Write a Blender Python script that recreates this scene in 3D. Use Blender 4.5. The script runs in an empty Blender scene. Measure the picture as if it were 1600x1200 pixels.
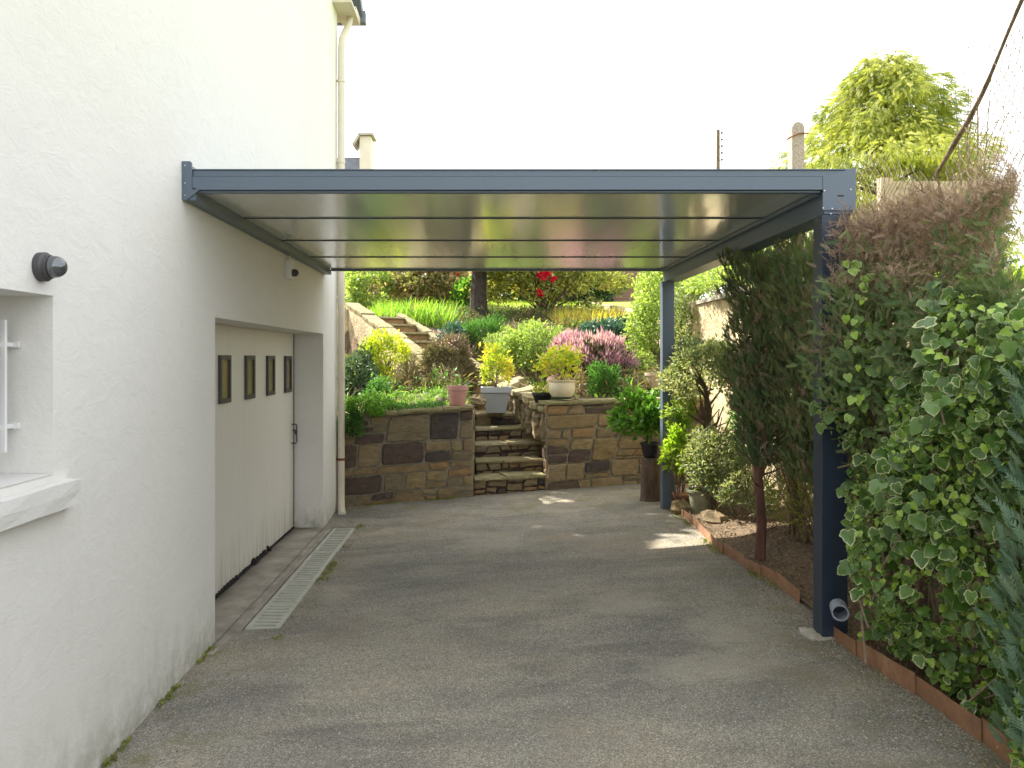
import bpy, math, random
import numpy as np
from mathutils import Vector
random.seed(7)
RS = np.random.RandomState(11)
SC = bpy.context.scene
COL = SC.collection
CH = 1.6
F = 1200.0
def P(px, py, Y):
    return ((px-755)*Y/F, Y, CH+(560-py)*Y/F)
def sm(a, b, x):
    t = min(1, max(0, (x-a)/(b-a))); return t*t*(3-2*t)
def gz(X, Y):
    Xc = min(3.2, max(-2.6, X)); k = sm(7.3, 9.8, Y)
    z = (-.125+.063*Xc)*(1-k)+(-.12+.03*Xc)*k
    z += .006*math.sin(X*2.3+Y*1.1)+.005*math.sin(Y*2.7-X)
    return z
def G(px, py):
    z = 0
    for _ in range(12):
        Y = (CH-z)*F/(py-560); X = (px-755)*Y/F; z = gz(X, Y)
    return (X, Y, z)

# ------------------------------------------------------------------ materials
def newmat(name):
    m = bpy.data.materials.new(name); m.use_nodes = True
    nt = m.node_tree; nt.nodes.clear()
    o = nt.nodes.new('ShaderNodeOutputMaterial'); b = nt.nodes.new('ShaderNodeBsdfPrincipled')
    nt.links.new(b.outputs[0], o.inputs[0])
    return m, nt, b, o
def N(nt, t, **kw):
    n = nt.nodes.new(t)
    for k, v in kw.items():
        if k in n.inputs: n.inputs[k].default_value = v
        else: setattr(n, k, v)
    return n
def ramp(nt, fac, stops, interp='LINEAR'):
    r = nt.nodes.new('ShaderNodeValToRGB'); cr = r.color_ramp; cr.interpolation = interp
    while len(cr.elements) > 1: cr.elements.remove(cr.elements[-1])
    cr.elements[0].position = stops[0][0]; cr.elements[0].color = (*stops[0][1], 1)
    for p, c in stops[1:]:
        e = cr.elements.new(p); e.color = (*c, 1)
    nt.links.new(fac, r.inputs[0]); return r.outputs[0]
def coords(nt, scale=(1, 1, 1)):
    tc = nt.nodes.new('ShaderNodeTexCoord'); mp = nt.nodes.new('ShaderNodeMapping')
    mp.inputs['Scale'].default_value = scale
    nt.links.new(tc.outputs['Object'], mp.inputs[0]); return mp.outputs[0]
def noise(nt, scale, detail=4, rough=.55, cs=(1, 1, 1), dist=0):
    n = nt.nodes.new('ShaderNodeTexNoise'); n.inputs['Scale'].default_value = scale
    n.inputs['Detail'].default_value = detail; n.inputs['Roughness'].default_value = rough
    n.inputs['Distortion'].default_value = dist
    nt.links.new(coords(nt, cs), n.inputs['Vector']); return n.outputs['Fac']
def mixc(nt, fac, a, b, mode='MIX'):
    m = nt.nodes.new('ShaderNodeMix'); m.data_type = 'RGBA'; m.blend_type = mode; m.clamp_factor = True
    for s, v in ((m.inputs[0], fac), (m.inputs[6], a), (m.inputs[7], b)):
        if isinstance(v, (int, float)): s.default_value = v
        elif isinstance(v, tuple): s.default_value = (*v, 1)
        else: nt.links.new(v, s)
    return m.outputs[2]
def mth(nt, op, a, b=None, clamp=False):
    m = nt.nodes.new('ShaderNodeMath'); m.operation = op; m.use_clamp = clamp
    for i, v in enumerate((a, b)):
        if v is None: continue
        if isinstance(v, (int, float)): m.inputs[i].default_value = v
        else: nt.links.new(v, m.inputs[i])
    return m.outputs[0]
def rng(nt, v, a, b, c=0., d=1.):
    m = nt.nodes.new('ShaderNodeMapRange'); m.clamp = True
    nt.links.new(v, m.inputs[0])
    for i, x in enumerate((a, b, c, d)): m.inputs[i+1].default_value = x
    return m.outputs[0]
def bump(nt, b, h, strength=.3, dist=.01, prev=None):
    n = nt.nodes.new('ShaderNodeBump'); n.inputs['Strength'].default_value = strength
    n.inputs['Distance'].default_value = dist; nt.links.new(h, n.inputs['Height'])
    if prev is not None: nt.links.new(prev, n.inputs['Normal'])
    nt.links.new(n.outputs[0], b.inputs['Normal']); return n.outputs[0]
def sepxyz(nt):
    tc = nt.nodes.new('ShaderNodeTexCoord'); s = nt.nodes.new('ShaderNodeSeparateXYZ')
    nt.links.new(tc.outputs['Object'], s.inputs[0]); return s.outputs

def simple(name, col, rough=.6, metal=0., var=.12, scale=8, bmp=.15, bs=60, bd=.004, cs=(1, 1, 1), spec=.5):
    m, nt, b, o = newmat(name)
    d = tuple(c*(1-var) for c in col); l = tuple(min(1, c*(1+var)) for c in col)
    c = ramp(nt, noise(nt, scale, 6, .6, cs), [(.3, d), (.7, l)])
    nt.links.new(c, b.inputs['Base Color'])
    b.inputs['Roughness'].default_value = rough; b.inputs['Metallic'].default_value = metal
    b.inputs['Specular IOR Level'].default_value = spec
    if bmp: bump(nt, b, noise(nt, bs, 3), bmp, bd)
    return m

def leafmat(name, stops, trans=.4, rough=.45, edge=None, tcol=1.3, spec=.4):
    m, nt, b, o = newmat(name)
    a = nt.nodes.new('ShaderNodeAttribute'); a.attribute_name = 'rnd'
    n = len(stops); c = ramp(nt, a.outputs['Fac'], [(i/(n-1), s) for i, s in enumerate(stops)])
    if edge:
        e = nt.nodes.new('ShaderNodeAttribute'); e.attribute_name = 'edge'
        f = mth(nt, 'ADD', e.outputs['Fac'], mth(nt, 'MULTIPLY', mth(nt, 'SUBTRACT', noise(nt, 50, 3), .5), 1.1)); f = mth(nt, 'SUBTRACT', f, mth(nt, 'MULTIPLY', mth(nt, 'FRACT', mth(nt, 'MULTIPLY', a.outputs['Fac'], 13.7)), .3)); f = mth(nt, 'ADD', f, .13)
        f = mth(nt, 'MULTIPLY', rng(nt, f, edge[1]-.03, edge[1]+.2), rng(nt, mth(nt, 'FRACT', mth(nt, 'MULTIPLY', a.outputs['Fac'], 7.3)), .25, .6, .12, 1))
        c = mixc(nt, f, c, edge[0])
    nt.links.new(c, b.inputs['Base Color']); b.inputs['Roughness'].default_value = rough
    b.inputs['Specular IOR Level'].default_value = spec
    if trans > 0:
        t = nt.nodes.new('ShaderNodeBsdfTranslucent')
        g = mixc(nt, 1.0, c, (tcol, tcol*1.05, tcol*.55), 'MULTIPLY'); nt.links.new(g, t.inputs['Color'])
        mx = nt.nodes.new('ShaderNodeMixShader'); mx.inputs[0].default_value = trans
        nt.links.new(b.outputs[0], mx.inputs[1]); nt.links.new(t.outputs[0], mx.inputs[2])
        nt.links.new(mx.outputs[0], o.inputs[0])
    return m

M = {}
# white render of the house
def render_mat(name, base, stain):
    m, nt, b, o = newmat(name)
    big = noise(nt, .9, 5, .6); fine = noise(nt, 14, 5, .6)
    c = ramp(nt, big, [(.3, tuple(x*.94 for x in base)), (.7, base)])
    c = mixc(nt, rng(nt, fine, .45, .75, 0, .25), c, tuple(x*.88 for x in base))
    x, y, z = sepxyz(nt)
    streak = noise(nt, 5, 5, .7, (1, 1, .12))
    low = mth(nt, 'MULTIPLY', rng(nt, z, .5, .0), rng(nt, noise(nt, 7, 7, .8, (1, 1, .5)), .42, .72))
    c = mixc(nt, mth(nt, 'MULTIPLY', low, stain), c, (.23, .22, .13))
    drip = mth(nt, 'MULTIPLY', rng(nt, noise(nt, 11, 6, .75, (1, 1, .05)), .56, .74), rng(nt, noise(nt, .7, 2), .45, .6))
    c = mixc(nt, mth(nt, 'MULTIPLY', drip, .22), c, (.42, .40, .34))
    tr = rng(nt, noise(nt, 3.2, 8, .8, (1, 1, 1.6), .8), .56, .72, 0, .22); c = mixc(nt, tr, c, tuple(x*.72 for x in base))
    low2 = mth(nt, 'MULTIPLY', rng(nt, z, .22, .0), rng(nt, noise(nt, 9, 6, .75), .38, .62))
    c = mixc(nt, mth(nt, 'MULTIPLY', low2, .6), c, (.2, .2, .12))
    v = nt.nodes.new('ShaderNodeTexVoronoi'); v.inputs['Scale'].default_value = 2.6; nt.links.new(coords(nt), v.inputs[0])
    sp = mth(nt, 'MULTIPLY', rng(nt, v.outputs['Distance'], .09, .03), rng(nt, noise(nt, 30, 4, .7), .52, .62))
    c = mixc(nt, mth(nt, 'MULTIPLY', sp, .5), c, (.36, .36, .36))
    nt.links.new(c, b.inputs['Base Color']); b.inputs['Roughness'].default_value = .85
    b.inputs['Specular IOR Level'].default_value = .25
    p = bump(nt, b, noise(nt, 6, 5, .7, (1, 1, 1.5), .6), .28, .02)
    bump(nt, b, noise(nt, 60, 4, .65), .35, .003, p)
    return m
M['render'] = render_mat('white_render', (.80, .785, .745), .5)
M['sillm'] = render_mat('sill_paint', (.72, .71, .68), .3)

def door_mat():
    m, nt, b, o = newmat('painted_door')
    st = noise(nt, 9, 6, .7, (1, 1, .05)); 
    c = ramp(nt, st, [(.3, (.765, .74, .685)), (.55, (.80, .785, .74)), (.8, (.83, .82, .78))])
    x, y, z = sepxyz(nt)
    f = mth(nt, 'MULTIPLY', rng(nt, z, .42, .03), rng(nt, noise(nt, 16, 5, .7, (1, 1, .1)), .42, .62))
    c = mixc(nt, mth(nt, 'MULTIPLY', f, .45), c, (.22, .19, .12))
    nt.links.new(c, b.inputs['Base Color']); b.inputs['Roughness'].default_value = .5
    bump(nt, b, noise(nt, 40, 3, .6, (1, 1, .06)), .08, .003)
    return m
M['door'] = door_mat()

def asphalt():
    m, nt, b, o = newmat('old_asphalt')
    v = nt.nodes.new('ShaderNodeTexVoronoi'); v.inputs['Scale'].default_value = 210; nt.links.new(coords(nt), v.inputs[0])
    vc = nt.nodes.new('ShaderNodeSeparateColor'); nt.links.new(v.outputs['Color'], vc.inputs[0])
    agg = ramp(nt, vc.outputs[0], [(0, (.10, .094, .082)), (.45, (.235, .22, .19)), (.8, (.36, .335, .285)), (1, (.58, .54, .46))])
    agg = mixc(nt, .3, agg, (.245, .228, .192))
    big = noise(nt, .55, 6, .62, (.8, 1.6, 1), .4)
    c = mixc(nt, 1.0, agg, ramp(nt, big, [(.3, (.66, .68, .72)), (.5, (1, 1, 1)), (.72, (1.28, 1.2, 1.05))]), 'MULTIPLY')
    mid = noise(nt, 2.2, 6, .65, (.7, 1.5, 1), .3)
    c = mixc(nt, 1.0, c, ramp(nt, mid, [(.28, (.74, .74, .76)), (.5, (1, 1, 1)), (.75, (1.22, 1.17, 1.08))]), 'MULTIPLY')
    x, y, z = sepxyz(nt)
    # damp dark tongues
    dk = mth(nt, 'MULTIPLY', rng(nt, noise(nt, 1.1, 5, .6, (.5, 1.7, 1), .6), .56, .68), .45)
    c = mixc(nt, dk, c, (.085, .083, .082))
    # moss at the back and along the edges
    mo = rng(nt, noise(nt, 3.2, 6, .7), .5, .64)
    back = rng(nt, y, 6.0, 9.2, 0., .8); right = rng(nt, x, 1.2, 1.9, 0, .7); left = rng(nt, x, -1.15, -1.5, 0, .9)
    em = mth(nt, 'MAXIMUM', back, mth(nt, 'MAXIMUM', right, left))
    c = mixc(nt, mth(nt, 'MULTIPLY', mth(nt, 'MULTIPLY', mo, em), .75), c, (.14, .145, .045))
    # pale worn patches
    for (cx, cy, sx, sy) in ((.95, 5.2, .35, .3), (1.45, 4.55, .35, .4), (-1.13, 5.9, .18, .35), (.1, 7.1, .5, .3), (1.2, 4.1, .45, .25)):
        dx = mth(nt, 'DIVIDE', mth(nt, 'SUBTRACT', x, cx), sx); dy = mth(nt, 'DIVIDE', mth(nt, 'SUBTRACT', y, cy), sy)
        d = mth(nt, 'SQRT', mth(nt, 'ADD', mth(nt, 'MULTIPLY', dx, dx), mth(nt, 'MULTIPLY', dy, dy)))
        d = mth(nt, 'ADD', d, mth(nt, 'MULTIPLY', mth(nt, 'SUBTRACT', noise(nt, 6, 5, .7), .5), 2.2))
        c = mixc(nt, mth(nt, 'MULTIPLY', rng(nt, d, 1.0, .3), .55), c, (.38, .345, .28))
    # white specks
    v2 = nt.nodes.new('ShaderNodeTexVoronoi'); v2.inputs['Scale'].default_value = 14; nt.links.new(coords(nt), v2.inputs[0])
    c = mixc(nt, rng(nt, v2.outputs['Distance'], .075, .04, 0, .8), c, (.45, .43, .38))
    v4 = nt.nodes.new('ShaderNodeTexVoronoi'); v4.inputs['Scale'].default_value = 62; nt.links.new(coords(nt), v4.inputs[0])
    s4 = nt.nodes.new('ShaderNodeSeparateColor'); nt.links.new(v4.outputs['Color'], s4.inputs[0])
    dot = rng(nt, v4.outputs['Distance'], .34, .2)
    c = mixc(nt, mth(nt, 'MULTIPLY', dot, rng(nt, s4.outputs[0], .78, .8, 0, .75)), c, (.55, .52, .45))
    c = mixc(nt, mth(nt, 'MULTIPLY', dot, rng(nt, s4.outputs[1], .72, .74, 0, .6)), c, (.07, .065, .058))
    c = mixc(nt, mth(nt, 'MULTIPLY', rng(nt, noise(nt, .8, 5, .65), .52, .66), .4), c, (.26, .215, .155))
    # cracks
    v3 = nt.nodes.new('ShaderNodeTexVoronoi'); v3.feature = 'DISTANCE_TO_EDGE'; v3.inputs['Scale'].default_value = .55
    mp = coords(nt); nd = nt.nodes.new('ShaderNodeTexNoise'); nd.inputs['Scale'].default_value = 2.2; nt.links.new(mp, nd.inputs[0])
    vm = nt.nodes.new('ShaderNodeVectorMath'); vm.operation = 'MULTIPLY_ADD'; nt.links.new(nd.outputs['Color'], vm.inputs[0]); vm.inputs[1].default_value = (.7, .7, .7); nt.links.new(mp, vm.inputs[2])
    nt.links.new(vm.outputs[0], v3.inputs[0])
    ck = mth(nt, 'MULTIPLY', rng(nt, v3.outputs['Distance'], .006, .002), rng(nt, noise(nt, 1.3, 2), .5, .6))
    c = mixc(nt, mth(nt, 'MULTIPLY', ck, .22), c, (.08, .08, .07))
    nt.links.new(c, b.inputs['Base Color'])
    b.inputs['Roughness'].default_value = .88; b.inputs['Specular IOR Level'].default_value = .35
    p = bump(nt, b, noise(nt, 120, 4, .8), .6, .006)
    bump(nt, b, noise(nt, 3, 4), .5, .03, p)
    return m
M['asphalt'] = asphalt()

def soil(name, cols, scale=40, bmpd=.02):
    m, nt, b, o = newmat(name)
    c = ramp(nt, noise(nt, scale, 8, .75), [(.28+.44*i/(len(cols)-1), x) for i, x in enumerate(cols)])
    c = mixc(nt, 1., c, ramp(nt, noise(nt, 1.4, 4), [(.3, (.7, .7, .7)), (.7, (1.3, 1.25, 1.2))]), 'MULTIPLY')
    nt.links.new(c, b.inputs['Base Color']); b.inputs['Roughness'].default_value = .95
    p = bump(nt, b, noise(nt, scale*.8, 6, .7), .9, bmpd)
    return m
M['soil'] = soil('bark_soil', [(.05, .035, .022), (.12, .085, .055), (.2, .15, .10), (.36, .29, .2)])
M['garden'] = soil('garden_soil', [(.05, .032, .02), (.11, .07, .045), (.17, .12, .075), (.11, .13, .03)], 12, .05)
M['lawn'] = soil('lawn_grass', [(.16, .24, .03), (.30, .38, .05), (.42, .46, .08)], 9, .06)
M['farground'] = soil('far_ground', [(.06, .09, .02), (.1, .12, .03), (.12, .1, .05)], 2, .1)

def stone_mat(name, cols, mul=1.0):
    m, nt, b, o = newmat(name)
    a = nt.nodes.new('ShaderNodeAttribute'); a.attribute_name = 'rnd'
    n = len(cols)
    c = ramp(nt, a.outputs['Fac'], [(i/n, tuple(v*mul for v in s)) for i, s in enumerate(cols)], 'CONSTANT')
    c = mixc(nt, 1., c, ramp(nt, noise(nt, 9, 8, .72, (1, 1, 2.2)), [(.25, (.5, .48, .46)), (.5, (1, 1, 1)), (.78, (1.5, 1.42, 1.25))]), 'MULTIPLY')
    c = mixc(nt, rng(nt, noise(nt, 3.5, 6, .7), .55, .72, 0, .5), c, (.24, .19, .08)); c = mixc(nt, rng(nt, noise(nt, 6.5, 8, .8), .58, .68, 0, .55), c, (.33, .31, .24)); c = mixc(nt, rng(nt, noise(nt, 5, 7, .8, (1, 1, .8)), .6, .7, 0, .4), c, (.12, .13, .05))
    nt.links.new(c, b.inputs['Base Color']); b.inputs['Roughness'].default_value = .85
    p = bump(nt, b, noise(nt, 16, 10, .85, (1, 1, 2)), 1., .045)
    return m
M['stone'] = stone_mat('rubble_stone', mul=1.35, cols=[(.25, .185, .095), (.13, .095, .065), (.30, .225, .12), (.07, .058, .058), (.26, .20, .115), (.23, .175, .10), (.30, .19, .09), (.21, .17, .105), (.28, .215, .125), (.10, .07, .058), (.24, .18, .10)])
M['slab'] = stone_mat('slab_stone', [(.38, .33, .17), (.34, .28, .15), (.42, .36, .21), (.30, .27, .13)])
M['mortar'] = simple('mortar', (.30, .265, .20), .95, var=.3, scale=12, bmp=.8, bs=60, bd=.01)
M['concrete'] = simple('pale_concrete', (.42, .39, .33), .9, var=.25, scale=6, bmp=.5, bs=70)
M['apron'] = simple('apron_concrete', (.31, .28, .235), .9, var=.3, scale=5, bmp=.5, bs=80)
M['boundary'] = simple('mossy_cement', (.46, .38, .23), .92, var=.4, scale=3.5, bmp=.9, bs=18, bd=.03)
M['agg'] = simple('aggregate_concrete', (.38, .32, .28), .95, var=.45, scale=70, bmp=.9, bs=90, bd=.008)
M['grate'] = simple('grate_plastic', (.42, .42, .36), .7, var=.12, scale=10, bmp=.2)
M['dark'] = simple('dark_gap', (.012, .011, .01), .95, var=.2)
M['anth'] = simple('anthracite_coating', (.105, .14, .19), .38, metal=0., var=.04, scale=2, bmp=.05, bs=250, bd=.001)
M['anthd'] = simple('anthracite_joint', (.05, .058, .07), .4, var=.05, bmp=0)
M['anth_shade'] = simple('anthracite_shade', (.03, .045, .075), .4, var=.06, scale=3, bmp=.04, bs=200, bd=.001)  # anthracite coating again, with the front post's shade put into the colour
M['rivet'] = simple('rivet_steel', (.6, .6, .6), .35, metal=.8, var=.05, bmp=0)
M['cream'] = simple('cream_pvc', (.66, .60, .48), .5, var=.08, scale=3, bmp=.1)
M['rust'] = simple('rusty_iron', (.22, .08, .03), .85, var=.4, scale=30, bmp=.5)
def corten():
    m, nt, b, o = newmat('corten_steel')
    c = ramp(nt, noise(nt, 6, 7, .7), [(.25, (.15, .08, .05)), (.5, (.31, .16, .09)), (.75, (.46, .27, .16))])
    c = mixc(nt, rng(nt, noise(nt, 25, 5, .7), .5, .7, 0, .5), c, (.2, .12, .08))
    nt.links.new(c, b.inputs['Base Color']); b.inputs['Roughness'].default_value = .75
    bump(nt, b, noise(nt, 60, 4), .25, .003); return m
M['corten'] = corten()
M['bark'] = simple('bark', (.13, .09, .065), .95, var=.5, scale=14, bmp=1, bs=30, bd=.02, cs=(1, 1, .25))
M['barkdark'] = simple('dark_bark', (.045, .035, .028), .95, var=.5, scale=14, bmp=1, bs=30, bd=.02)
M['barkred'] = simple('reddish_bark', (.15, .075, .055), .95, var=.5, scale=16, bmp=1, bs=40, bd=.01, cs=(1, 1, .2))
M['twig'] = simple('dry_twig', (.22, .16, .11), .9, var=.4, scale=20, bmp=.2)
M['whitepaint'] = simple('white_metal', (.8, .8, .8), .5, var=.04, bmp=.1)
M['slate'] = simple('slate_roof', (.16, .18, .22), .6, var=.2, scale=5, bmp=.3)
M['darkframe'] = simple('dark_frame', (.06, .055, .06), .5, var=.1, bmp=.05)
M['pvcgrey'] = simple('grey_pvc', (.33, .36, .43), .4, var=.05, bmp=0)
M['pinkpot'] = simple('pink_plastic', (.60, .32, .29), .55, var=.08, scale=5, bmp=.1)
M['greypot'] = simple('grey_plastic', (.36, .38, .41), .55, var=.06, scale=5, bmp=.1)
M['creampot'] = simple('cream_glaze', (.72, .64, .47), .35, var=.12, scale=7, bmp=.1)
M['greensaucer'] = simple('green_plastic', (.03, .09, .05), .5, var=.1)
M['blackpot'] = simple('black_plastic', (.012, .014, .018), .35, var=.1)
M['terra'] = simple('terracotta', (.38, .17, .09), .8, var=.2, scale=9, bmp=.2)
M['mossurn'] = simple('mossy_urn', (.22, .23, .15), .9, var=.35, scale=10, bmp=.6)
M['palepot'] = simple('pale_pot', (.45, .36, .26), .8, var=.2, bmp=.2)
M['brick'] = None
def brickm():
    m, nt, b, o = newmat('old_brick')
    bt = nt.nodes.new('ShaderNodeTexBrick'); mp = coords(nt)
    cx = nt.nodes.new('ShaderNodeSeparateXYZ'); nt.links.new(mp, cx.inputs[0]); cc = nt.nodes.new('ShaderNodeCombineXYZ')
    nt.links.new(cx.outputs[0], cc.inputs[0]); nt.links.new(cx.outputs[2], cc.inputs[1]); nt.links.new(cc.outputs[0], bt.inputs[0])
    bt.inputs['Scale'].default_value = 2.6
    bt.inputs['Color1'].default_value = (.26, .12, .09, 1); bt.inputs['Color2'].default_value = (.19, .10, .09, 1); bt.inputs['Mortar'].default_value = (.3, .25, .22, 1)
    nt.links.new(bt.outputs[0], b.inputs['Base Color']); b.inputs['Roughness'].default_value = .9; return m
M['brick'] = brickm()
def soffit():
    m, nt, b, o = newmat('soffit_panel')
    st = noise(nt, 1.0, 3, .5, (4.5, .06, 1))
    c = ramp(nt, st, [(.3, (.74, .755, .76)), (.7, (.82, .835, .84))])
    nt.links.new(c, b.inputs['Base Color'])
    b.inputs['Metallic'].default_value = .5
    nt.links.new(rng(nt, st, .3, .7, .11, .2), b.inputs['Roughness'])
    b.inputs['Specular IOR Level'].default_value = .6
    bump(nt, b, noise(nt, 1.0, 2, .5, (3.2, .05, 1)), .35, .02)
    return m
M['soffit'] = soffit()
def glassm(name, col, rough=.12, trans=0.):
    m, nt, b, o = newmat(name)
    c = ramp(nt, noise(nt, 3, 3), [(.3, tuple(x*.8 for x in col)), (.7, col)]); nt.links.new(c, b.inputs['Base Color'])
    b.inputs['Roughness'].default_value = rough; b.inputs['Transmission Weight'].default_value = trans; b.inputs['Specular IOR Level'].default_value = .8
    return m
M['pane'] = glassm('amber_pane', (.26, .20, .09), .25)
M['winglass'] = glassm('window_glass', (.05, .055, .06), .08)
M['dome'] = glassm('smoky_dome', (.16, .17, .18), .04); M['dome'].node_tree.nodes['Principled BSDF'].inputs['Metallic'].default_value = .6

# ------------------------------------------------------------------ mesh building
def link(o, parent=None):
    COL.objects.link(o)
    if parent is not None: o.parent = parent
    return o
def tag(o, label=None, cat=None, group=None, kind=None):
    if label: o['label'] = label
    if cat: o['category'] = cat
    if group: o['group'] = group
    if kind: o['kind'] = kind
    return o
def empty(name, loc, label, cat, group=None):
    o = bpy.data.objects.new(name, None); o.location = loc; o.empty_display_size = .1
    link(o); return tag(o, label, cat, group)
class MB:
    def __init__(s): s.v = []; s.f = []; s.r = []; s.off = (0, 0, 0)
    def add(s, vs, fs, rnd=0.):
        k = len(s.v); s.v += [tuple(v) for v in vs]; s.f += [tuple(i+k for i in f) for f in fs]; s.r += [rnd]*len(fs)
    def box(s, a, b, rnd=0.):
        x0, x1 = sorted((a[0], b[0])); y0, y1 = sorted((a[1], b[1])); z0, z1 = sorted((a[2], b[2]))
        s.add([(x0, y0, z0), (x1, y0, z0), (x1, y1, z0), (x0, y1, z0), (x0, y0, z1), (x1, y0, z1), (x1, y1, z1), (x0, y1, z1)],
              [(0, 3, 2, 1), (4, 5, 6, 7), (0, 1, 5, 4), (1, 2, 6, 5), (2, 3, 7, 6), (3, 0, 4, 7)], rnd)
    def hexa(s, lo, hi, rnd=0.):   # lo: 4 points, hi: 4 points, same order
        s.add(list(lo)+list(hi), [(0, 3, 2, 1), (4, 5, 6, 7), (0, 1, 5, 4), (1, 2, 6, 5), (2, 3, 7, 6), (3, 0, 4, 7)], rnd)
    def tube(s, path, rad, seg=8, rnd=0., cap=True):
        path = [Vector(p) for p in path]; n = len(path)
        if isinstance(rad, (int, float)): rad = [rad]*n
        t0 = (path[1]-path[0]).normalized(); up = Vector((0, 0, 1)) if abs(t0.z) < .9 else Vector((1, 0, 0))
        a = t0.cross(up).normalized(); vs = []
        for i in range(n):
            t = (path[min(i+1, n-1)]-path[max(i-1, 0)]).normalized()
            a = (a-t*a.dot(t)).normalized(); b = t.cross(a)
            for k in range(seg):
                w = 2*math.pi*k/seg; vs.append(path[i]+(a*math.cos(w)+b*math.sin(w))*rad[i])
        fs = [(i*seg+k, i*seg+(k+1) % seg, (i+1)*seg+(k+1) % seg, (i+1)*seg+k) for i in range(n-1) for k in range(seg)]
        if cap: fs += [tuple(range(seg))[::-1], tuple((n-1)*seg+k for k in range(seg))]
        s.add(vs, fs, rnd)
    def lathe(s, c, prof, seg=24, rnd=0., axis='z'):
        vs = []; n = len(prof)
        for (r, h) in prof:
            for k in range(seg):
                w = 2*math.pi*k/seg; q = (r*math.cos(w), r*math.sin(w), h)
                if axis == 'x': q = (h, r*math.cos(w), r*math.sin(w))
                if axis == 'y': q = (r*math.cos(w), h, r*math.sin(w))
                vs.append((c[0]+q[0], c[1]+q[1], c[2]+q[2]))
        fs = [(i*seg+k, i*seg+(k+1) % seg, (i+1)*seg+(k+1) % seg, (i+1)*seg+k) for i in range(n-1) for k in range(seg)]
        fs += [tuple(range(seg))[::-1], tuple((n-1)*seg+k for k in range(seg))]
        s.add(vs, fs, rnd)
    def rough(s, a, b, rnd=0., amp=.01, cell=.07):   # worn stone block with rounded, uneven surface
        x0, x1 = sorted((a[0], b[0])); y0, y1 = sorted((a[1], b[1])); z0, z1 = sorted((a[2], b[2]))
        nx, ny, nz = [max(2, min(14, int((q1-q0)/cell))) for q0, q1 in ((x0, x1), (y0, y1), (z0, z1))]
        idx = {}; vs = []; fs = []
        off = random.random()*50
        def vid(i, j, k):
            if (i, j, k) not in idx:
                p = [x0+(x1-x0)*i/nx, y0+(y1-y0)*j/ny, z0+(z1-z0)*k/nz]
                e = (i in (0, nx))+(j in (0, ny))+(k in (0, nz))
                cx = ((x0+x1)/2, (y0+y1)/2, (z0+z1)/2)
                for q in range(3):
                    p[q] += (cx[q]-p[q])*(0 if e < 2 else .0)+amp*math.sin(off+p[0]*23+p[1]*17*(q+1)+p[2]*29+q*2)*random.uniform(.3, 1)
                    if e >= 2:
                        L = ((x0, x1), (y0, y1), (z0, z1))[q]
                        if (i, j, k)[q] == 0: p[q] += min(amp*1.2, .2*(L[1]-L[0]))
                        if (i, j, k)[q] == (nx, ny, nz)[q]: p[q] -= min(amp*1.2, .2*(L[1]-L[0]))
                idx[(i, j, k)] = len(vs); vs.append(tuple(p))
            return idx[(i, j, k)]
        for i in range(nx):
            for j in range(ny):
                fs.append((vid(i, j, 0), vid(i, j+1, 0), vid(i+1, j+1, 0), vid(i+1, j, 0)))
                fs.append((vid(i, j, nz), vid(i+1, j, nz), vid(i+1, j+1, nz), vid(i, j+1, nz)))
        for i in range(nx):
            for k in range(nz):
                fs.append((vid(i, 0, k), vid(i+1, 0, k), vid(i+1, 0, k+1), vid(i, 0, k+1)))
                fs.append((vid(i, ny, k), vid(i, ny, k+1), vid(i+1, ny, k+1), vid(i+1, ny, k)))
        for j in range(ny):
            for k in range(nz):
                fs.append((vid(0, j, k), vid(0, j, k+1), vid(0, j+1, k+1), vid(0, j+1, k)))
                fs.append((vid(nx, j, k), vid(nx, j+1, k), vid(nx, j+1, k+1), vid(nx, j, k+1)))
        s.add(vs, fs, rnd)
    def build(s, name, mat, parent=None, smooth=False, bevel=0., xf=None):
        me = bpy.data.meshes.new(name)
        vs = s.v
        base = parent
        ox = oy = oz = 0.
        while base is not None: ox += base.location[0]; oy += base.location[1]; oz += base.location[2]; base = base.parent
        me.from_pydata([(v[0]-ox, v[1]-oy, v[2]-oz) for v in vs] if (ox or oy or oz) else vs, [], s.f)
        a = me.attributes.new('rnd', 'FLOAT', 'FACE'); a.data.foreach_set('value', s.r)
        me.materials.append(M[mat] if isinstance(mat, str) else mat)
        if smooth: me.polygons.foreach_set('use_smooth', [True]*len(me.polygons))
        me.update()
        o = bpy.data.objects.new(name, me); link(o, parent)
        if bevel:
            bm = o.modifiers.new('bevel', 'BEVEL'); bm.width = bevel; bm.segments = 2; bm.limit_method = 'ANGLE'; bm.angle_limit = math.radians(40)
            bm.harden_normals = False
        if smooth:
            bpy.context.view_layer.update()
        return o
def origin(o, p):   # move an unparented mesh's origin to p, keeping it in place
    p = Vector(p); co = np.empty(len(o.data.vertices)*3); o.data.vertices.foreach_get('co', co)
    co = co.reshape(-1, 3)-np.array(p); o.data.vertices.foreach_set('co', co.ravel()); o.location = p; o.data.update(); return o

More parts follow.
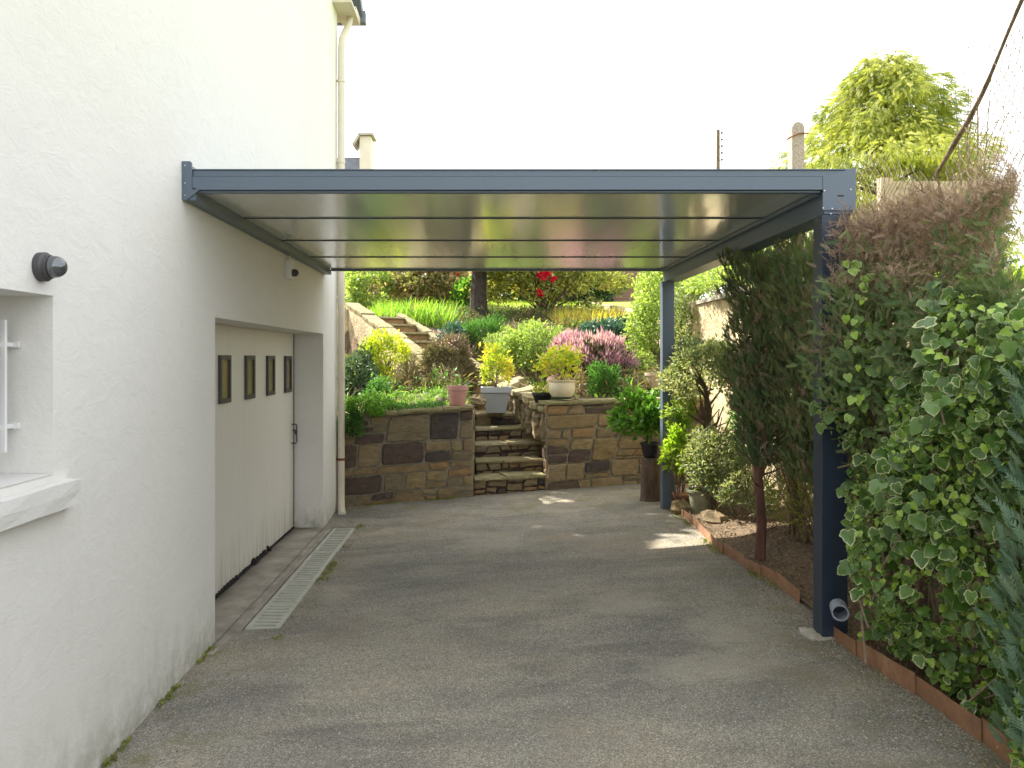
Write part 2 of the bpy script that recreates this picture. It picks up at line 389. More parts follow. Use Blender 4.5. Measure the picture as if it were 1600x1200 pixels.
# templates: verts (side, along, normal), faces, edge value per vertex
def T_leaf(w=.5, fold=.12, droop=.12):
    v = [(0, 0, 0), (w*.42, .3, fold), (w*.5, .55, fold*.8), (0, 1, -droop), (-w*.5, .55, fold*.8), (-w*.42, .3, fold), (0, .5, 0)]
    f = [(0, 1, 6), (1, 2, 6), (2, 3, 6), (3, 4, 6), (4, 5, 6), (5, 0, 6)]
    return np.array(v, float), f, np.array([1, 1, 1, 1, 1, 1, 0.])
def T_simple(w=.45):
    v = [(0, 0, 0), (w*.5, .5, .08), (0, 1, -.06), (-w*.5, .5, .08)]
    return np.array(v, float), [(0, 1, 2), (0, 2, 3)], np.array([1, .6, 1, .6])
def T_ivy(fold=.2, curl=.25, lob=1.):
    pol = [(0, .04), (.10, -.03), (.22, -.08), (.34, -.03), (.42, .08), (.44, .20), (.50, .30), (.47, .40), (.37, .46), (.34, .55), (.31, .68), (.22, .80), (.11, .91), (0, 1.0)]
    pol = [(x*(1+.1*(lob-1)*math.sin(i*2.1)), y) for i, (x, y) in enumerate(pol)]
    out = pol+[(-x*.96, y*.99+.01) for x, y in pol[-2:0:-1]]
    Z = lambda x, y: fold*abs(x)-curl*(y-.3)**2-.25*x*x+.02*math.sin(9*x+7*y)
    n = len(out); v = [(x, y, Z(x, y)) for x, y in out]
    cen = (0, .36)
    for sc in (.8, .45): v += [(cen[0]+(x-cen[0])*sc, cen[1]+(y-cen[1])*sc, Z(cen[0]+(x-cen[0])*sc, cen[1]+(y-cen[1])*sc)) for x, y in out]
    v.append((0, .36, Z(0, .36)))
    f = [(r*n+i, r*n+(i+1) % n, (r+1)*n+(i+1) % n, (r+1)*n+i) for r in (0, 1) for i in range(n)]+[(2*n+i, 2*n+(i+1) % n, 3*n) for i in range(n)]
    return np.array(v, float), f, np.array([1.]*n+[.55]*n+[.25]*n+[0.])
def T_spray(pairs=5, w=.075, ang=.62, L=.42, curl=.15):
    vs = []; fs = []
    def blade(p, d, l, ww):
        k = len(vs); s = (-d[1], d[0])
        z = lambda q: -curl*(q[1]**2)
        a = (p[0]-s[0]*ww*.6, p[1]-s[1]*ww*.6); b = (p[0]+s[0]*ww*.6, p[1]+s[1]*ww*.6)
        c = (p[0]+d[0]*l*.6+s[0]*ww*.5, p[1]+d[1]*l*.6+s[1]*ww*.5); e = (p[0]+d[0]*l*.6-s[0]*ww*.5, p[1]+d[1]*l*.6-s[1]*ww*.5)
        t = (p[0]+d[0]*l, p[1]+d[1]*l)
        for q in (a, b, c, e, t): vs.append((q[0], q[1], z(q)+.03*abs(q[0])))
        fs.append((k, k+3, k+2, k+1)); fs.append((k+3, k+4, k+2))
    blade((0, 0), (0, 1), 1, w*.8)
    for i in range(pairs):
        y = .1+.75*i/(pairs-1 if pairs > 1 else 1); l = L*(1-.55*y)
        for sg in (-1, 1): blade((0, y+(.04 if sg > 0 else 0)), (sg*math.sin(ang), math.cos(ang)), l, w)
    return np.array(vs, float), fs, np.array([abs(v[0])*2 for v in vs])
def T_blade(w=.06, bend=.35, n=4):
    vs = []; fs = []
    for i in range(n+1):
        t = i/n; ww = w*(1-t**1.6)*.5+.002; 
        vs += [(-ww, t, -bend*t*t), (ww, t, -bend*t*t)]
    fs = [(2*i, 2*i+1, 2*i+3, 2*i+2) for i in range(n)]
    return np.array(vs, float), fs, np.zeros(len(vs))
def T_twig():
    v = [(-.012, 0, 0), (.012, 0, 0), (0, 0, .02), (-.007, .5, .05), (.007, .5, .05), (0, .5, .065), (0, 1, .0)]
    f = [(0, 1, 4, 3), (1, 2, 5, 4), (2, 0, 3, 5), (3, 4, 6), (4, 5, 6), (5, 3, 6)]
    v2 = [(0.0+x*.6+.28*y, .35+y*.45, z) for x, y, z in v]; v3 = [(x*.6-.25*y, .55+y*.35, z+.02) for x, y, z in v]
    k = len(v)
    return np.array(v+v2+v3, float), f+[tuple(i+k for i in q) for q in f]+[tuple(i+2*k for i in q) for q in f], np.zeros(3*k)

def scatter(name, mat, T, pos, ax, nr, S, rnd, parent=None, zs=1.0):
    tv, tf, te = T; pos = np.asarray(pos, float); n = len(pos)
    ax = np.asarray(ax, float); ax = ax/np.maximum(1e-6, np.linalg.norm(ax, axis=1))[:, None]
    nr = np.asarray(nr, float); sd = np.cross(ax, nr); ln = np.linalg.norm(sd, axis=1)
    bad = ln < 1e-3; sd[bad] = np.cross(ax[bad], np.array([.3, .7, .2])); sd /= np.maximum(1e-6, np.linalg.norm(sd, axis=1))[:, None]
    nn = np.cross(sd, ax); S = np.broadcast_to(np.asarray(S, float), (n,))
    m = len(tv)
    V = pos[:, None, :]+S[:, None, None]*(tv[None, :, 0:1]*sd[:, None, :]+tv[None, :, 1:2]*ax[:, None, :]+zs*tv[None, :, 2:3]*nn[:, None, :])
    V = V.reshape(-1, 3)
    base = parent
    while base is not None: V = V-np.array(base.location); base = base.parent
    lt = np.array([len(f) for f in tf]); li = np.concatenate([np.array(f) for f in tf])
    loops = (li[None, :]+(np.arange(n)*m)[:, None]).ravel()
    tot = np.tile(lt, n); st = np.concatenate([[0], np.cumsum(tot)[:-1]])
    me = bpy.data.meshes.new(name); me.vertices.add(len(V)); me.vertices.foreach_set('co', V.ravel())
    me.loops.add(len(loops)); me.loops.foreach_set('vertex_index', loops.astype(np.int32))
    me.polygons.add(len(tot)); me.polygons.foreach_set('loop_start', st.astype(np.int32))
    me.polygons.foreach_set('use_smooth', np.ones(len(tot), bool))
    me.update(calc_edges=True)
    a = me.attributes.new('rnd', 'FLOAT', 'FACE'); a.data.foreach_set('value', np.repeat(np.clip(rnd, 0, 1), len(tf)).astype(np.float32))
    e = me.attributes.new('edge', 'FLOAT', 'POINT'); e.data.foreach_set('value', np.tile(te, n).astype(np.float32))
    me.materials.append(M[mat] if isinstance(mat, str) else mat)
    o = bpy.data.objects.new(name, me); return link(o, parent)
def unit(n):
    d = RS.normal(size=(n, 3)); return d/np.linalg.norm(d, axis=1)[:, None]
def clumps(c, r, n, k, cr=.35, up=-.3, shell=(.55, 1.0)):
    """n leaf points on k clumps spread through an ellipsoid; returns points, outward directions, clump value"""
    c = np.array(c, float); r = np.array(r, float); d = unit(k*4); d = d[d[:, 2] > up][:k]; k = len(d)
    ph = RS.rand()*20; bumpy = 1+.16*np.sin(d[:, 0]*4+ph)*np.sin(d[:, 2]*3.3+d[:, 1]*4+ph)+.07*RS.normal(size=k)
    cc = d*(RS.uniform(shell[0], shell[1], k)*bumpy)[:, None]*(1-cr*.55)
    w = RS.uniform(.5, 1.5, k); who = RS.choice(k, n, p=w/w.sum()); q = unit(n)
    flip = (q*d[who]).sum(1) < -.25; q[flip] *= -1
    rad = RS.uniform(.5, 1.12, n); far = RS.rand(n) < .12; rad[far] *= RS.uniform(1.1, 1.7, far.sum())
    p = cc[who]+q*(cr*w[who]**.6*rad)[:, None]
    out = q*.6+d[who]*.6; cv = RS.rand(k)[who]
    return c+p*r, out, cv
def mixr(cv, n, a=.5): return a*cv+(1-a)*RS.rand(n)
def bush(name, mat, T, c, r, n, k, size, parent, cr=.35, up=-.3, axis_up=.3, a=.5, jit=.6, shell=(.55, 1.), sv=(.7, 1.3)):
    p, o, cv = clumps(c, r, n, k, cr, up, shell)
    ax = o+RS.normal(size=o.shape)*jit; ax[:, 2] += axis_up
    nr = o+RS.normal(size=o.shape)*.5+np.array([0, 0, .5])
    return scatter(name, mat, T, p, ax, nr, size*RS.uniform(sv[0], sv[1], n), mixr(cv, n, a), parent)
def stems(name, mat, base, c, r, n, rad, parent, seg=5):
    mb = MB(); c = Vector(c)
    for i in range(n):
        d = unit(1)[0]; d[2] = abs(d[2])
        e = c+Vector((d[0]*r[0], d[1]*r[1], d[2]*r[2]))*random.uniform(.5, .9); b = Vector(base)+Vector((random.uniform(-1, 1), random.uniform(-1, 1), 0))*rad*2
        m = (b+e)/2+Vector(unit(1)[0])*.12*(e-b).length; m2 = (m+e)/2+Vector(unit(1)[0])*.06*(e-b).length
        mb.tube([b, (b+m)/2, m, m2, e], [rad, rad*.85, rad*.65, rad*.4, rad*.15], seg)
        for _ in range(2):
            e2 = m2+Vector(unit(1)[0])*(e-b).length*.3; mb.tube([m, (m+e2)/2+Vector(unit(1)[0])*.03, e2], [rad*.5, rad*.3, rad*.1], 4)
    return mb.build(name, mat, parent)

TL = T_leaf(); TS = T_simple(); TI = T_ivy(); TSP = T_spray(); TB = T_blade(); TT = T_twig()
TLw = T_leaf(.62, .1, .2); TLn = T_leaf(.3, .08, .25); TN = T_simple(.16)

# ------------------------------------------------------------------ ground sheets
def sheet(name, mat, x0, x1, y0, y1, nx, ny, fz, xs=None, ys=None, smooth=True):
    xs = xs or [x0+(x1-x0)*i/nx for i in range(nx+1)]; ys = ys or [y0+(y1-y0)*j/ny for j in range(ny+1)]
    nx = len(xs)-1; ny = len(ys)-1; mb = MB()
    vs = []
    for y in ys:
        for x in xs:
            r = fz(x, y); vs.append(r if isinstance(r, tuple) else (x, y, r))
    mb.add(vs, [(j*(nx+1)+i, j*(nx+1)+i+1, (j+1)*(nx+1)+i+1, (j+1)*(nx+1)+i) for j in range(ny) for i in range(nx)])
    return tag(mb.build(name, mat, smooth=smooth), kind='structure')
WX0, WY0, WK = -1.61, 9.2, .2645
def wl(X): return WY0+(X-WX0)*WK      # plan line of the stone retaining wall's face
def wtop(X): return .89+.045*(X+1.6) if X < .4 else 1.0+.012*(X-.8)
sheet('driveway', 'asphalt', -2.3, 2.25, -4, 10.6, 46, 140, gz)
# path of the upper flight: S0 bottom, S1 top
SA = Vector((.25, 11.75, .86)); SBp = Vector((-2.25, 16.3, 2.45)); SD = (SBp-SA); SDh = Vector((SD.x, SD.y, 0)).normalized(); SN = Vector((-SDh.y, SDh.x, 0))  # SN points left (-x)
SL = Vector((SD.x, SD.y, 0)).length
def stairtz(X, Y):
    q = Vector((X-SA.x, Y-SA.y, 0)); t = q.dot(SDh)/SL; s = q.dot(SN); return t, s
def hill(X, Y):
    z = .93+.2*(Y-10) if Y < 20 else 2.93+.09*(Y-20)
    if Y > 34: z = 4.19+.01*(Y-34)
    if Y < 10.3: z = .86+.1*(Y-9.6)
    t, s = stairtz(X, Y)
    if 0 <= t <= 1.08:
        zs = SA.z+(SBp.z-SA.z)*t
        if abs(s) < .75: z = zs-.25
        elif s > 0: z = min(z, zs-.3)-.5*sm(.3, 1, t)*(1-sm(.75, 3.5, s)*0)
        else: z = z+(zs-.05-z)*(1-sm(.75, 2.2, -s))
    if t < 0 and abs(X-.1) < 1.0 and 10 < Y < 12.4: z = min(z, .74) if -.2 < X < .95 and Y < 11.9 else z
    z += .04*math.sin(X*1.9+Y*.7)*math.sin(Y*1.3)
    return z
def hx(u, v):   # u in X, v from wall line back
    return u
xs = [-60, -30, -15, -9, -6, -4.5]+[-3.6+.2*i for i in range(34)]+[3.12]
tv = [0.0+.25*i for i in range(46)]+[12+1.*i for i in range(14)]+[30, 40, 60, 100, 200, 400]
def hf(x, v):
    Y = wl(max(-3.6, x))+.28+v; return (x, Y, hill(x, Y))
def hf2(x, v):
    a = hf(x, v)
    # cut out the lower flight between the wall's two lengths
    if -.16 < x < .84 and a[1] < 11.5: return (a[0], a[1], -.3)
    return a
sheet('garden_slope', 'garden', 0, 0, 0, 0, 0, 0, hf2, xs, tv)
tag(sheet('lawn', 'lawn', -3.6, 3.1, 19.2, 36, 16, 30, lambda x, y: hill(x, y)+.03), kind='structure')
def rz(X, Y): return max(1.84+.01*max(0, Y-5), .93+.2*(min(Y, 20)-10)+.09*min(14, max(0, Y-20))+.08)+.02*math.sin(X+Y*.8)
sheet('neighbouring_lawn', 'lawn', 0, 0, 0, 0, 0, 0, rz, [3.22, 3.6, 4, 5, 6, 8, 10, 14, 20, 30, 60, 120, 300], [-20, -10, -4, 0, 2, 3, 4, 5, 6, 7, 8, 9, 10, 12, 14, 17, 20, 25, 30, 40, 70, 150, 400])
sheet('ground', 'farground', -500, 500, -500, 600, 20, 20, lambda x, y: -.62)
def bedz(X, Y): return gz(X, Y)+.03+.05*sm(2.0, 2.6, X)+.012*math.sin(X*9+Y*7)
# bed right of the edging
EB = [G(*q) for q in ((1043, 787), (1067, 808), (1090, 828), (1128, 865), (1160, 884), (1187, 900), (1213, 914), (1248, 942))]
EF = [G(*q) for q in ((1301, 996), (1335, 1025), (1378, 1053), (1427, 1084), (1478, 1121), (1530, 1158), (1584, 1205), (1660, 1280), (1800, 1420))]
allp = sorted([(p[1], p[0]) for p in EB+EF])
def edgeX(Y):
    if Y <= allp[0][0]: return allp[0][1]
    for (a, xa), (b, xb) in zip(allp, allp[1:]):
        if a <= Y <= b: return xa+(xb-xa)*(Y-a)/(b-a)
    return allp[-1][1]
def bf(u, Y):
    x = edgeX(Y)+.01+(3.1-edgeX(Y))*u; return (x, Y, bedz(x, Y))
sheet('planting_bed', 'soil', 0, 0, 0, 0, 0, 0, bf, [i/14 for i in range(15)], [-3+.1*i for i in range(127)])

# ------------------------------------------------------------------ house
WX = -1.72
house = empty('house', (WX, 5, -.23), 'tall white rendered house wall filling the left side, with recessed garage door and barred window', 'house')
mb = MB()
def wallgrid(mb):
    ys = [-3, .9, 3.07, 4.926, 8.256, 9.05]; zs = [-.5, -.215, 1.134, 1.85, 1.864, 5.75]
    for j in range(5):
        for k in range(5):
            y0, y1, z0, z1 = ys[j], ys[j+1], zs[k], zs[k+1]
            if j == 1 and 1.13 < z0 < 1.84: continue
            if j == 3 and -.3 < z0 < 1.86: continue
            mb.add([(WX, y0, z0), (WX, y1, z0), (WX, y1, z1), (WX, y0, z1)], [(0, 1, 2, 3)])
    # gable triangle, back wall, far side
    mb.add([(WX, -3, 5.75), (WX, 9.05, 5.75), (WX, 3, 9.6)], [(0, 1, 2)])
    mb.add([(WX, 9.05, -.5), (-9, 9.05, -.5), (-9, 9.05, 5.75), (WX, 9.05, 5.75)], [(0, 1, 2, 3)])
    mb.add([(-9, -3, -.5), (WX, -3, -.5), (WX, -3, 5.75), (-9, -3, 5.75)], [(0, 1, 2, 3)])
    mb.add([(-9, 9.05, -.5), (-9, -3, -.5), (-9, -3, 5.75), (-9, 3, 9.6), (-9, 9.05, 5.75)], [(0, 1, 2, 3, 4)])
    # window reveals
    D = WX-.34
    for (y, s) in ((.9, 1), (3.07, -1)):
        mb.add([(WX, y, 1.134), (D, y, 1.134), (D, y, 1.85), (WX, y, 1.85)], [(0, 1, 2, 3)])
    mb.add([(WX, .9, 1.85), (D, .9, 1.85), (D, 3.07, 1.85), (WX, 3.07, 1.85)], [(0, 1, 2, 3)])
    mb.add([(WX, .9, 1.134), (D, .9, 1.134), (D, 3.07, 1.134), (WX, 3.07, 1.134)], [(0, 1, 2, 3)])
    D = WX-.39
    for y in (4.926, 8.256):
        mb.add([(WX, y, -.35), (D, y, -.35), (D, y, 1.864), (WX, y, 1.864)], [(0, 1, 2, 3)])
    mb.add([(WX, 4.926, 1.864), (D, 4.926, 1.864), (D, 8.256, 1.864), (WX, 8.256, 1.864)], [(0, 1, 2, 3)])
wallgrid(mb); mb.build('wall', 'render', house)
# roof: slabs with overhang; soffit and fascia seen at the top
rf = MB()
for sg, ye, in ((1, 9.42), (-1, -3.4)):
    zr, ze = 9.85, 5.73-.0
    rf.hexa([(-9.3, 3, zr), (-1.47, 3, zr), (-1.47, ye, ze), (-9.3, ye, ze)], [(-9.3, 3, zr+.14), (-1.47, 3, zr+.14), (-1.47, ye, ze+.14), (-9.3, ye, ze+.14)])
roof = rf.build('roof', 'slate', house)
so = MB(); so.box((-9.2, 9.052, 5.69), (-1.5, 9.36, 5.75)); so.box((WX+.004, 8.75, 5.66), (-1.5, 9.36, 5.688)); so.build('soffit', 'cream', roof)
gu = MB(); gu.box((-9.3, 9.365, 5.70), (-1.44, 9.47, 5.84)); gu.build('gutter', 'slate', house)
# downpipe
dp = MB(); dx, dy = -1.664, 9.0
dp.tube([(dx+.085, 9.15, 5.68), (dx+.06, 9.12, 5.55), (dx+.01, 9.0, 5.35), (dx, dy, 5.2), (dx, dy, -.02), (dx+.005, dy-.02, -.13), (dx+.03, dy-.12, -.19), (dx+.05, dy-.2, -.205)],
        [.04, .04, .04, .041, .041, .042, .045, .05], 14)
dpo = dp.build('downpipe', 'cream', house, smooth=True)
for z, m_ in ((4.85, 'cream'), (3.9, 'cream'), (1.38, 'cream'), (.42, 'rust')):
    c = MB(); c.lathe((dx, dy, z), [(.044, -.014), (.048, -.014), (.048, .014), (.044, .014)], 16); c.box((WX-.0, dy-.01, z-.01), (dx-.03, dy+.01, z+.01)); c.build('pipe_clip', m_, dpo)
# small upstand pipe between wall and downpipe
# garage door
DX = -2.036
gd = MB(); 
gd.box((DX-.04, 4.93, -.2), (DX, 8.25, 1.862))
door = gd.build('garage_door', 'door', house)
ln = MB()
ln.box((DX+.001, 8.238, -.19), (DX+.004, 8.2555, 1.86))
ln.build('door_gap', 'dark', door)
for i in range(4):
    yc = 6.02+.65*i; 
    f = MB()
    y0, y1, z0, z1 = yc-.125, yc+.125, 1.25, 1.625
    x0, x1 = DX+.001, DX+.022
    f.box((x0, y0, z0), (x1, y1, z0+.035)); f.box((x0, y0, z1-.035), (x1, y1, z1))
    f.box((x0, y0, z0+.035), (x1, y0+.035, z1-.035)); f.box((x0, y1-.035, z0+.035), (x1, y1, z1-.035))
    fr = f.build('window', 'darkframe', door)
    g = MB(); g.box((DX+.001, y0+.036, z0+.036), (DX+.008, y1-.036, z1-.036)); g.build('pane', 'pane', fr)
h = MB()
h.tube([(DX+.002, 8.16, .9), (DX+.05, 8.16, .9), (DX+.055, 8.16, .88), (DX+.055, 8.16, .72), (DX+.05, 8.16, .7), (DX+.002, 8.16, .7)], .007, 6)
h.tube([(DX+.002, 8.21, .83), (DX+.03, 8.21, .83), (DX+.03, 8.21, .79)], .01, 6)
h.build('handle', 'darkframe', door)
# debris line under the door, black gap
g = MB()
random.seed(3)
y = 4.95
while y < 8.2:
    hgt = .008+.02*max(0, math.sin(y*2.3))*random.random()+(.04*random.random() if 6.7 < y < 7.3 else 0); w_ = random.uniform(.02, .06)
    g.hexa([(DX+.001, y, -.213), (DX+.012+hgt*.6, y, -.213), (DX+.012+hgt*.6, y+w_, -.213), (DX+.001, y+w_, -.213)], [(DX+.001, y, -.205+hgt), (DX+.008, y, -.206+hgt), (DX+.008, y+w_, -.206+hgt*.7), (DX+.001, y+w_, -.205+hgt*.6)])
    y += w_
g.build('door_seal', 'dark', door)
# window at the left with sill, glass and bars
win = MB(); X = WX-.3
for (a, b) in (((.9, 1.134), (.97, 1.85)), ((3.0, 1.134), (3.07, 1.85)), ((.97, 1.134), (3.0, 1.2)), ((.97, 1.79), (3.0, 1.85)), ((1.95, 1.2), (2.02, 1.79))):
    win.box((X-.03, a[0], a[1]), (X+.02, b[0], b[1]))
wo = win.build('window', 'whitepaint', house)
g = MB(); g.box((X-.02, .95, 1.18), (X-.01, 3.02, 1.82)); g.build('pane', 'winglass', wo)
s = MB(); s.rough((WX-.0, .78, 1.0), (-1.655, 3.175, 1.108), amp=.003, cell=.12); s.build('sill', 'sillm', house)
s = MB(); s.box((WX-.32, .905, 1.136), (WX+.0, 3.066, 1.14)); s.build('sill_top', 'sillm', house)
br = MB(); bx = -1.86
for y in (2.98, 2.83, 2.68, 2.53, 2.38, 2.23, 2.08, 1.93, 1.78, 1.63, 1.48, 1.33, 1.18, 1.03):
    br.box((bx-.008, y-.008, 1.235), (bx+.008, y+.008, 1.75))
for z in (1.332, 1.655): br.box((bx-.018, .905, z-.008), (bx-.009, 3.068, z+.008)); br.box((bx-.03, 3.052, z-.012), (bx+.012, 3.067, z+.012))
br.build('window_bars', 'whitepaint', house)

# door threshold slab
ap = MB()
ys = [4.75+.2*i for i in range(19)]
for a, b in zip(ys, ys[1:]):
    pass
ap.rough((DX+.0, 4.93, -.33), (WX, 8.25, -.213), amp=.003, cell=.25)
ap.rough((WX, 4.72, -.33), (-1.645, 8.28, -.212), amp=.004, cell=.2)
tag(ap.build('threshold_slab', 'apron', smooth=True), 'worn grey concrete threshold slab in front of the garage door', 'threshold')
# drain grate
dr = empty('drain_grate', (-1.48, 6.65, -.23), 'long slotted grey drain channel along the garage threshold', 'drain grate')
random.seed(5)
x0, x1 = -1.592, -1.362
for i in range(6):
    ya = 5.14+.505*i; yb = ya+.497; mb = MB(); zt = lambda y: -.203+.0*y; dxx = random.uniform(-.003, .003); zz = -.204+random.uniform(-.002, .002)
    def q(a, b, c, d): mb.box((a+dxx, b, zz-.02), (c+dxx, d, zz))
    q(x0, ya, x0+.035, yb); q(x1-.035, ya, x1, yb)
    ns = 7; bar = .03; pitch = (yb-ya-bar)/ns
    for k in range(ns+1):
        q(x0+.035, ya+k*pitch, x1-.035, ya+k*pitch+bar)
    mb.build('grate_section', 'grate', dr)
mb = MB(); mb.box((x0-.015, 5.12, -.27), (x1+.01, 8.18, -.226)); mb.build('channel', 'dark', dr)
mb = MB(); mb.box((x0-.055, 5.1, -.27), (x0-.016, 8.2, -.207)); mb.build('kerb', 'apron', dr)

# wall lamp
wlamp = empty('bulkhead_lamp', (WX, 2.98, 1.955), 'small round grey lamp with smoky glass dome above the barred window', 'wall lamp')
mb = MB(); mb.lathe((WX, 2.98, 1.955), [(.056, 0), (.057, .025), (.052, .032), (.047, .034), (.046, .045), (.04, .046)], 32, axis='x'); mb.build('lamp_base', 'darkframe', wlamp, smooth=False)
mb = MB(); mb.lathe((WX+.044, 2.98, 1.955), [(.043, 0), (.043, .012)]+[(.043*math.cos(t), .014+.045*math.sin(t)) for t in [i*math.pi/2/8 for i in range(8)]]+[(.002, .059)], 28, axis='x'); mb.build('dome', 'dome', wlamp, smooth=True)
# motion sensor
ms = empty('motion_sensor', (WX, 6.72, 2.37), 'small white sensor box with dark eye high beneath the carport', 'sensor')
mb = MB(); mb.box((WX, 6.66, 2.29), (WX+.05, 6.79, 2.46)); mb.build('housing', 'whitepaint', ms, bevel=.008)
mb = MB(); mb.lathe((WX+.05, 6.73, 2.35), [(.03, 0), (.034, .015), (.028, .04), (.012, .052)], 16, axis='x'); mb.build('eye', 'darkframe', ms, smooth=True)
mb = MB(); mb.tube([(WX+.02, 6.73, 2.46), (WX+.03, 6.73, 2.5), (WX+.015, 6.73, 2.54)], .005, 5); mb.build('cable', 'whitepaint', ms)

# ------------------------------------------------------------------ carport
cp = empty('carport', (.2, 6.3, 0), 'flat-roofed anthracite carport fixed to the house and standing on two posts', 'carport')
Y0, Y1 = 4.38, 8.32
rp = []
for i, (a, b) in enumerate(((Y0+.06, 5.255), (5.275, 6.255), (6.275, 7.28), (7.30, 8.285))):
    mb = MB(); mb.box((-1.64, a, 2.563), (1.945, b, 2.64)); mb.build('roof_panel', 'soffit', cp)
mb = MB()
for y in (5.265, 6.265, 7.29):
    mb.box((-1.64, y-.0095, 2.556), (1.945, y+.0095, 2.566))
mb.build('panel_joints', 'anthd', cp)
mb = MB(); mb.box((-1.64, 8.287, 2.545), (1.945, Y1+.02, 2.66)); mb.build('rear_fascia', 'anth', cp)
mb = MB()
mb.box((-1.66, Y0, 2.562), (1.936, Y0+.055, 2.636)); 
mb.box((-1.66, Y0+.012, 2.639), (2.12, Y0+.055, 2.676)); mb.box((-1.66, Y0+.004, 2.676), (2.12, Y0+.055, 2.682))
mb.box((-1.64, Y0+.02, 2.55), (1.936, Y0+.06, 2.561))
mb.build('front_fascia', 'anth', cp, bevel=.002)
mb = MB(); mb.box((-1.64, Y0+.06, 2.643), (1.945, 8.28, 2.66)); mb.build('added_bounce_cover', 'anth', cp)  # unseen dark sheet added to keep sun bounce off the house wall
# wall rail
mb = MB(); mb.box((WX, Y0+.012, 2.505), (-1.645, Y1, 2.562)); mb.box((WX, Y0+.012, 2.563), (-1.662, Y1, 2.70)); mb.build('wall_rail', 'anth', cp, bevel=.002)
mb = MB(); 
mb.add([(WX, Y0, 2.505), (WX+.03, Y0, 2.505), (-1.62, Y0, 2.562), (-1.662, Y0, 2.575), (-1.662, Y0, 2.715), (-1.672, Y0, 2.725), (WX, Y0, 2.725)], [(0, 1, 2, 3, 4, 5, 6)])
k = len(mb.v); mb.v += [(a, b+.01, c) for a, b, c in mb.v[:7]]; mb.f += [(13, 12, 11, 10, 9, 8, 7)]+[(i, 7+i, 7+(i+1) % 7, (i+1) % 7) for i in range(7)]; mb.r += [0]*8
ec = mb.build('end_cap', 'anth', cp)
mb = MB()
for z in (2.70, 2.60, 2.53): mb = MB(); mb.lathe((WX+.02, Y0, z), [(.004, -.003), (.004, 0)], 8, axis='y'); mb.build('rivet', 'rivet', ec)
# gutter beam on the post side
mb = MB(); mb.box((1.95, Y0+.012, 2.425), (2.115, Y1, 2.64)); mb.box((1.915, Y0+.06, 2.535), (1.949, Y1-.03, 2.561)); mb.build('gutter_beam', 'anth', cp, bevel=.003)
mb = MB(); mb.hexa([(1.938, Y0, 2.445), (2.125, Y0, 2.445), (2.125, Y0+.01, 2.445), (1.938, Y0+.01, 2.445)], [(1.938, Y0, 2.638), (2.125, Y0, 2.69), (2.125, Y0+.01, 2.69), (1.938, Y0+.01, 2.638)])
ep = mb.build('end_plate', 'anth', cp)
mb = MB()
for (px, py) in ((1288, 298), (1329, 296), (1286, 325), (1300, 326), (1334, 260), (1298, 334)):
    p = P(px, py, Y0); mb = MB(); mb.lathe(p, [(.004, -.004), (.004, -.001)], 8, axis='y'); mb.build('rivet', 'rivet', ep)
mb = MB(); p = P(1308, 306, Y0); mb.box((p[0], Y0-.002, p[2]-.003), (p[0]+.04, Y0-.0005, p[2]+.003)); mb.build('slot', 'dark', ep)
mb = MB(); mb.box((1.937, 4.392, gz(1.95, 4.4)-.02), (2.085, 4.51, 2.423)); mb.build('post', 'anth_shade', cp, bevel=.003)
mb = MB(); mb.box((1.915, 8.2, gz(1.95, 8.3)-.02), (2.04, 8.318, 2.423)); mb.build('post', 'anth', cp, bevel=.003)
mb = MB(); mb.rough((1.86, 4.36, -.05), (2.12, 4.56, .012), amp=.008, cell=.04); mb.build('post_footing', 'concrete', cp)
# grey drain outlet
pp = MB(); c = P(1313, 958, 4.2)
pts = [(.033, .0), (.033, -.12), (.038, -.12), (.038, 0)]
d0 = Vector((c[0]-.02, 4.22, c[2]-.002)); 
mbp = MB(); seg = 20; a = Vector((.35, 1, .0)).normalized(); u = Vector((1, -.35, 0)).normalized(); w = Vector((0, 0, 1))
vs = []
for (r, h) in ((.045, .12), (.045, 0), (.037, 0), (.037, .12)):
    for k in range(seg):
        t = 2*math.pi*k/seg; vs.append(Vector(c)+a*(h-.0)*-1*-1+u*r*math.cos(t)+w*r*math.sin(t))
mbp.add(vs, [(i*seg+k, i*seg+(k+1) % seg, (i+1)*seg+(k+1) % seg, (i+1)*seg+k) for i in range(3) for k in range(seg)])
tag(mbp.build('drain_outlet', 'pvcgrey', smooth=False), 'short grey plastic pipe end poking out beside the front carport post', 'pipe')

# ------------------------------------------------------------------ steel edging
def edging(pts, hts, label):
    root = empty('steel_edging', pts[0], label, 'garden edging', 'rusty steel edging along the bed')
    for i, (a, b) in enumerate(zip(pts, pts[1:])):
        a, b = Vector(a), Vector(b); d = (b-a); d.z = 0; d.normalize(); n = Vector((-d.y, d.x, 0))
        if n.x < 0: n = -n
        t = .004; jog = n*(.009 if i % 2 else 0); hj = random.uniform(-.012, .012); h0, h1 = hts[i]+hj, hts[i+1]+hj*.5
        a2 = a+jog; b2 = b+jog+d*.01
        mb = MB(); lo = [a2+Vector((0, 0, -.05)), b2+Vector((0, 0, -.05)), b2+n*t+Vector((0, 0, -.05)), a2+n*t+Vector((0, 0, -.05))]
        hi = [a2+Vector((0, 0, h0)), b2+Vector((0, 0, h1)), b2+n*t+Vector((0, 0, h1)), a2+n*t+Vector((0, 0, h0))]
        mb.hexa(lo, hi); mb.build('plate', 'corten', root)
    return root
random.seed(9)
edging(EB, [.07, .075, .085, .075, .08, .085, .085, .08], 'rust-brown steel edging strip running from the rear post past the bare trunk')
edging(EF[:8], [.075, .09, .095, .1, .095, .095, .1, .1], 'rust-brown steel edging strip in the foreground under the variegated ivy')
